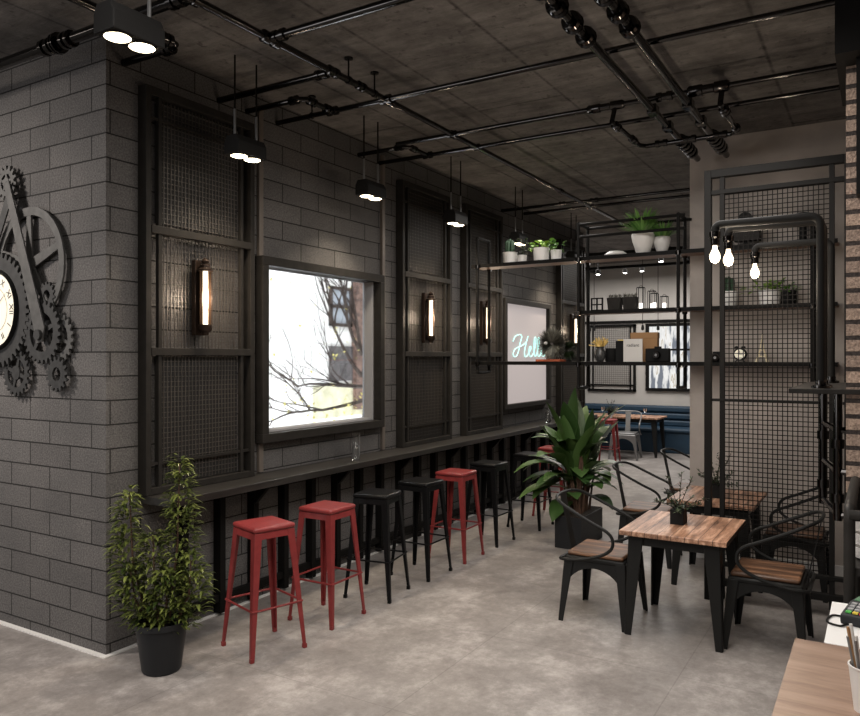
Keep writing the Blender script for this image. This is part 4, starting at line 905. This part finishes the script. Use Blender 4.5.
for px_, y_, lb in ((0, 4.62, 'leftmost stemmed glass on the back room table'), (1, 4.35, 'middle stemmed glass on the back room table'), (2, 3.8, 'right stemmed glass on the back room table')):
    tag(MB().lathe([(.03, 0), (.004, .005), (.004, .07), (.03, .10), (.034, .14), (.028, .17), (.026, .17), (.03, .14), (.0, .085)], n=14).build('wine_glass', M_glass, None, True, 0, (14.15, y_, .74)), lb, 'glass', 'glasses on the back room table')
table_plant(14.25, 4.5, .74, 'little green plant on the back room table', .9, 14)
gp = thing('far_mesh_frame', 'black framed square wire mesh panel on the far back wall', 'wall panel', (15.6, 0, 0))
f = MB(); a0, a1, b0, b1 = 4.38, 5.42, 1.14, 2.56
f.box(-.05, a0, b0, 0, a0 + .05, b1).box(-.05, a1 - .05, b0, 0, a1, b1).box(-.05, a0, b1 - .05, 0, a1, b1).box(-.05, a0, b0, 0, a1, b0 + .05).box(-.04, a0, b0 + .12, -.01, a1, b0 + .15).box(-.04, a0 + .1, b0, -.01, a0 + .13, b1).box(-.04, a1 - .13, b0, -.01, a1 - .1, b1); f.build('frame', M_black, gp, False)
f = MB(); y = a0 + .15
while y < a1 - .13: f.box(-.03, y, b0 + .15, -.024, y + .006, b1 - .05); y += .045
z = b0 + .18
while z < b1 - .06: f.box(-.024, a0 + .13, z, -.018, a1 - .13, z + .006); z += .045
f.build('wire_mesh', M_wire, gp, False)
w2 = struct('window_2', MB().box(15.54, 2.7, 1.17, 15.6, 4.17, 1.23).box(15.54, 2.7, 2.50, 15.6, 4.17, 2.56).box(15.54, 4.10, 1.23, 15.6, 4.17, 2.5).box(15.54, 2.7, 1.23, 15.6, 2.76, 2.5).box(15.55, 3.34, 1.23, 15.59, 3.38, 2.5).box(15.55, 2.76, 2.0, 15.59, 4.1, 2.04), M_black)
def bright_view():
    m = bpy.data.materials.new('daylit_pane'); nt, p = nodes(m); v, o = swz(nt, 'XYZ', (0, 0, 0), (1, 5, .9))
    n_ = noise(nt, v, 2.2, 3); c = ramp(nt, n_, [(0.42, (.18, .2, .24)), (.47, (.75, .75, .74)), (.60, (.95, .94, .92)), (.63, (.55, .47, .36)), (.7, (.9, .9, .88))])
    p.inputs['Base Color'].default_value = (0, 0, 0, 1); nt.links.new(c, p.inputs['Emission Color']); p.inputs['Emission Strength'].default_value = .95; return m
MB().box(15.575, 2.76, 1.23, 15.585, 4.10, 2.5).build('daylit_pane', bright_view(), w2, False)
for y_, lb in ((5.0, 'left dark track running across the back room ceiling'),):
    tr_ = thing('lighting_track', 'dark lighting track under the back room ceiling with small bright spots', 'track light', (0, 0, 0))
    MB().box(12.0, 2.6, 3.55, 12.08, 6.4, 3.60).build('track', M_black, tr_, False); MB().box(13.9, 2.6, 3.55, 13.98, 6.4, 3.60).build('track', M_black, tr_, False); [MB().box(11.8, q, 3.60, 15.2, q + .08, 3.66).build('track_bearer', M_black, tr_, False) for q in (2.9, 5.0)]
    for (px, py, x) in ((598, 275, 12.0), (625, 273.5, 13.94), (642, 271.5, 13.94), (661, 262, 12.04)):
        r_ = (px - 430) / 744; dx, dy = math.cos(TH) + r_ * math.sin(TH), math.sin(TH) - r_ * math.cos(TH); k = x / dx; yy = dy * k; zz = H + (358.6 - py) / 744 * k
        MB().lathe([(.04, .0), (.04, .07), (.01, .08), (.01, max(.13, 3.56 - zz))], (x, yy, zz), 14).build('spot_head', M_black, tr_)
        MB().lathe([(0, -.012), (.026, -.01), (.032, -.001)], (x, yy, zz), 14).build('spot_lens', M_led, tr_)
for y_, x_, lb in ((5.15, 14.9, 'leftmost thin hanging cable in the back room'), (4.95, 14.6, 'second thin hanging cable in the back room'), (4.0, 14.7, 'third thin hanging cable in the back room'), (3.75, 14.9, 'rightmost thin hanging cable in the back room')):
    t = thing('hanging_bulb', lb + ', above the sofa', 'pendant lamp', (x_, y_, 2.45), 0, 'thin pendants in the back room')
    MB().tube([(0, 0, .05), (0, 0, ZC - 2.45)], .006, 5).build('cable', M_black, t); MB().lathe([(.0, -.06), (.03, -.04), (.03, 0), (.018, .05), (0, .06)], n=12).build('shade', M_black, t)
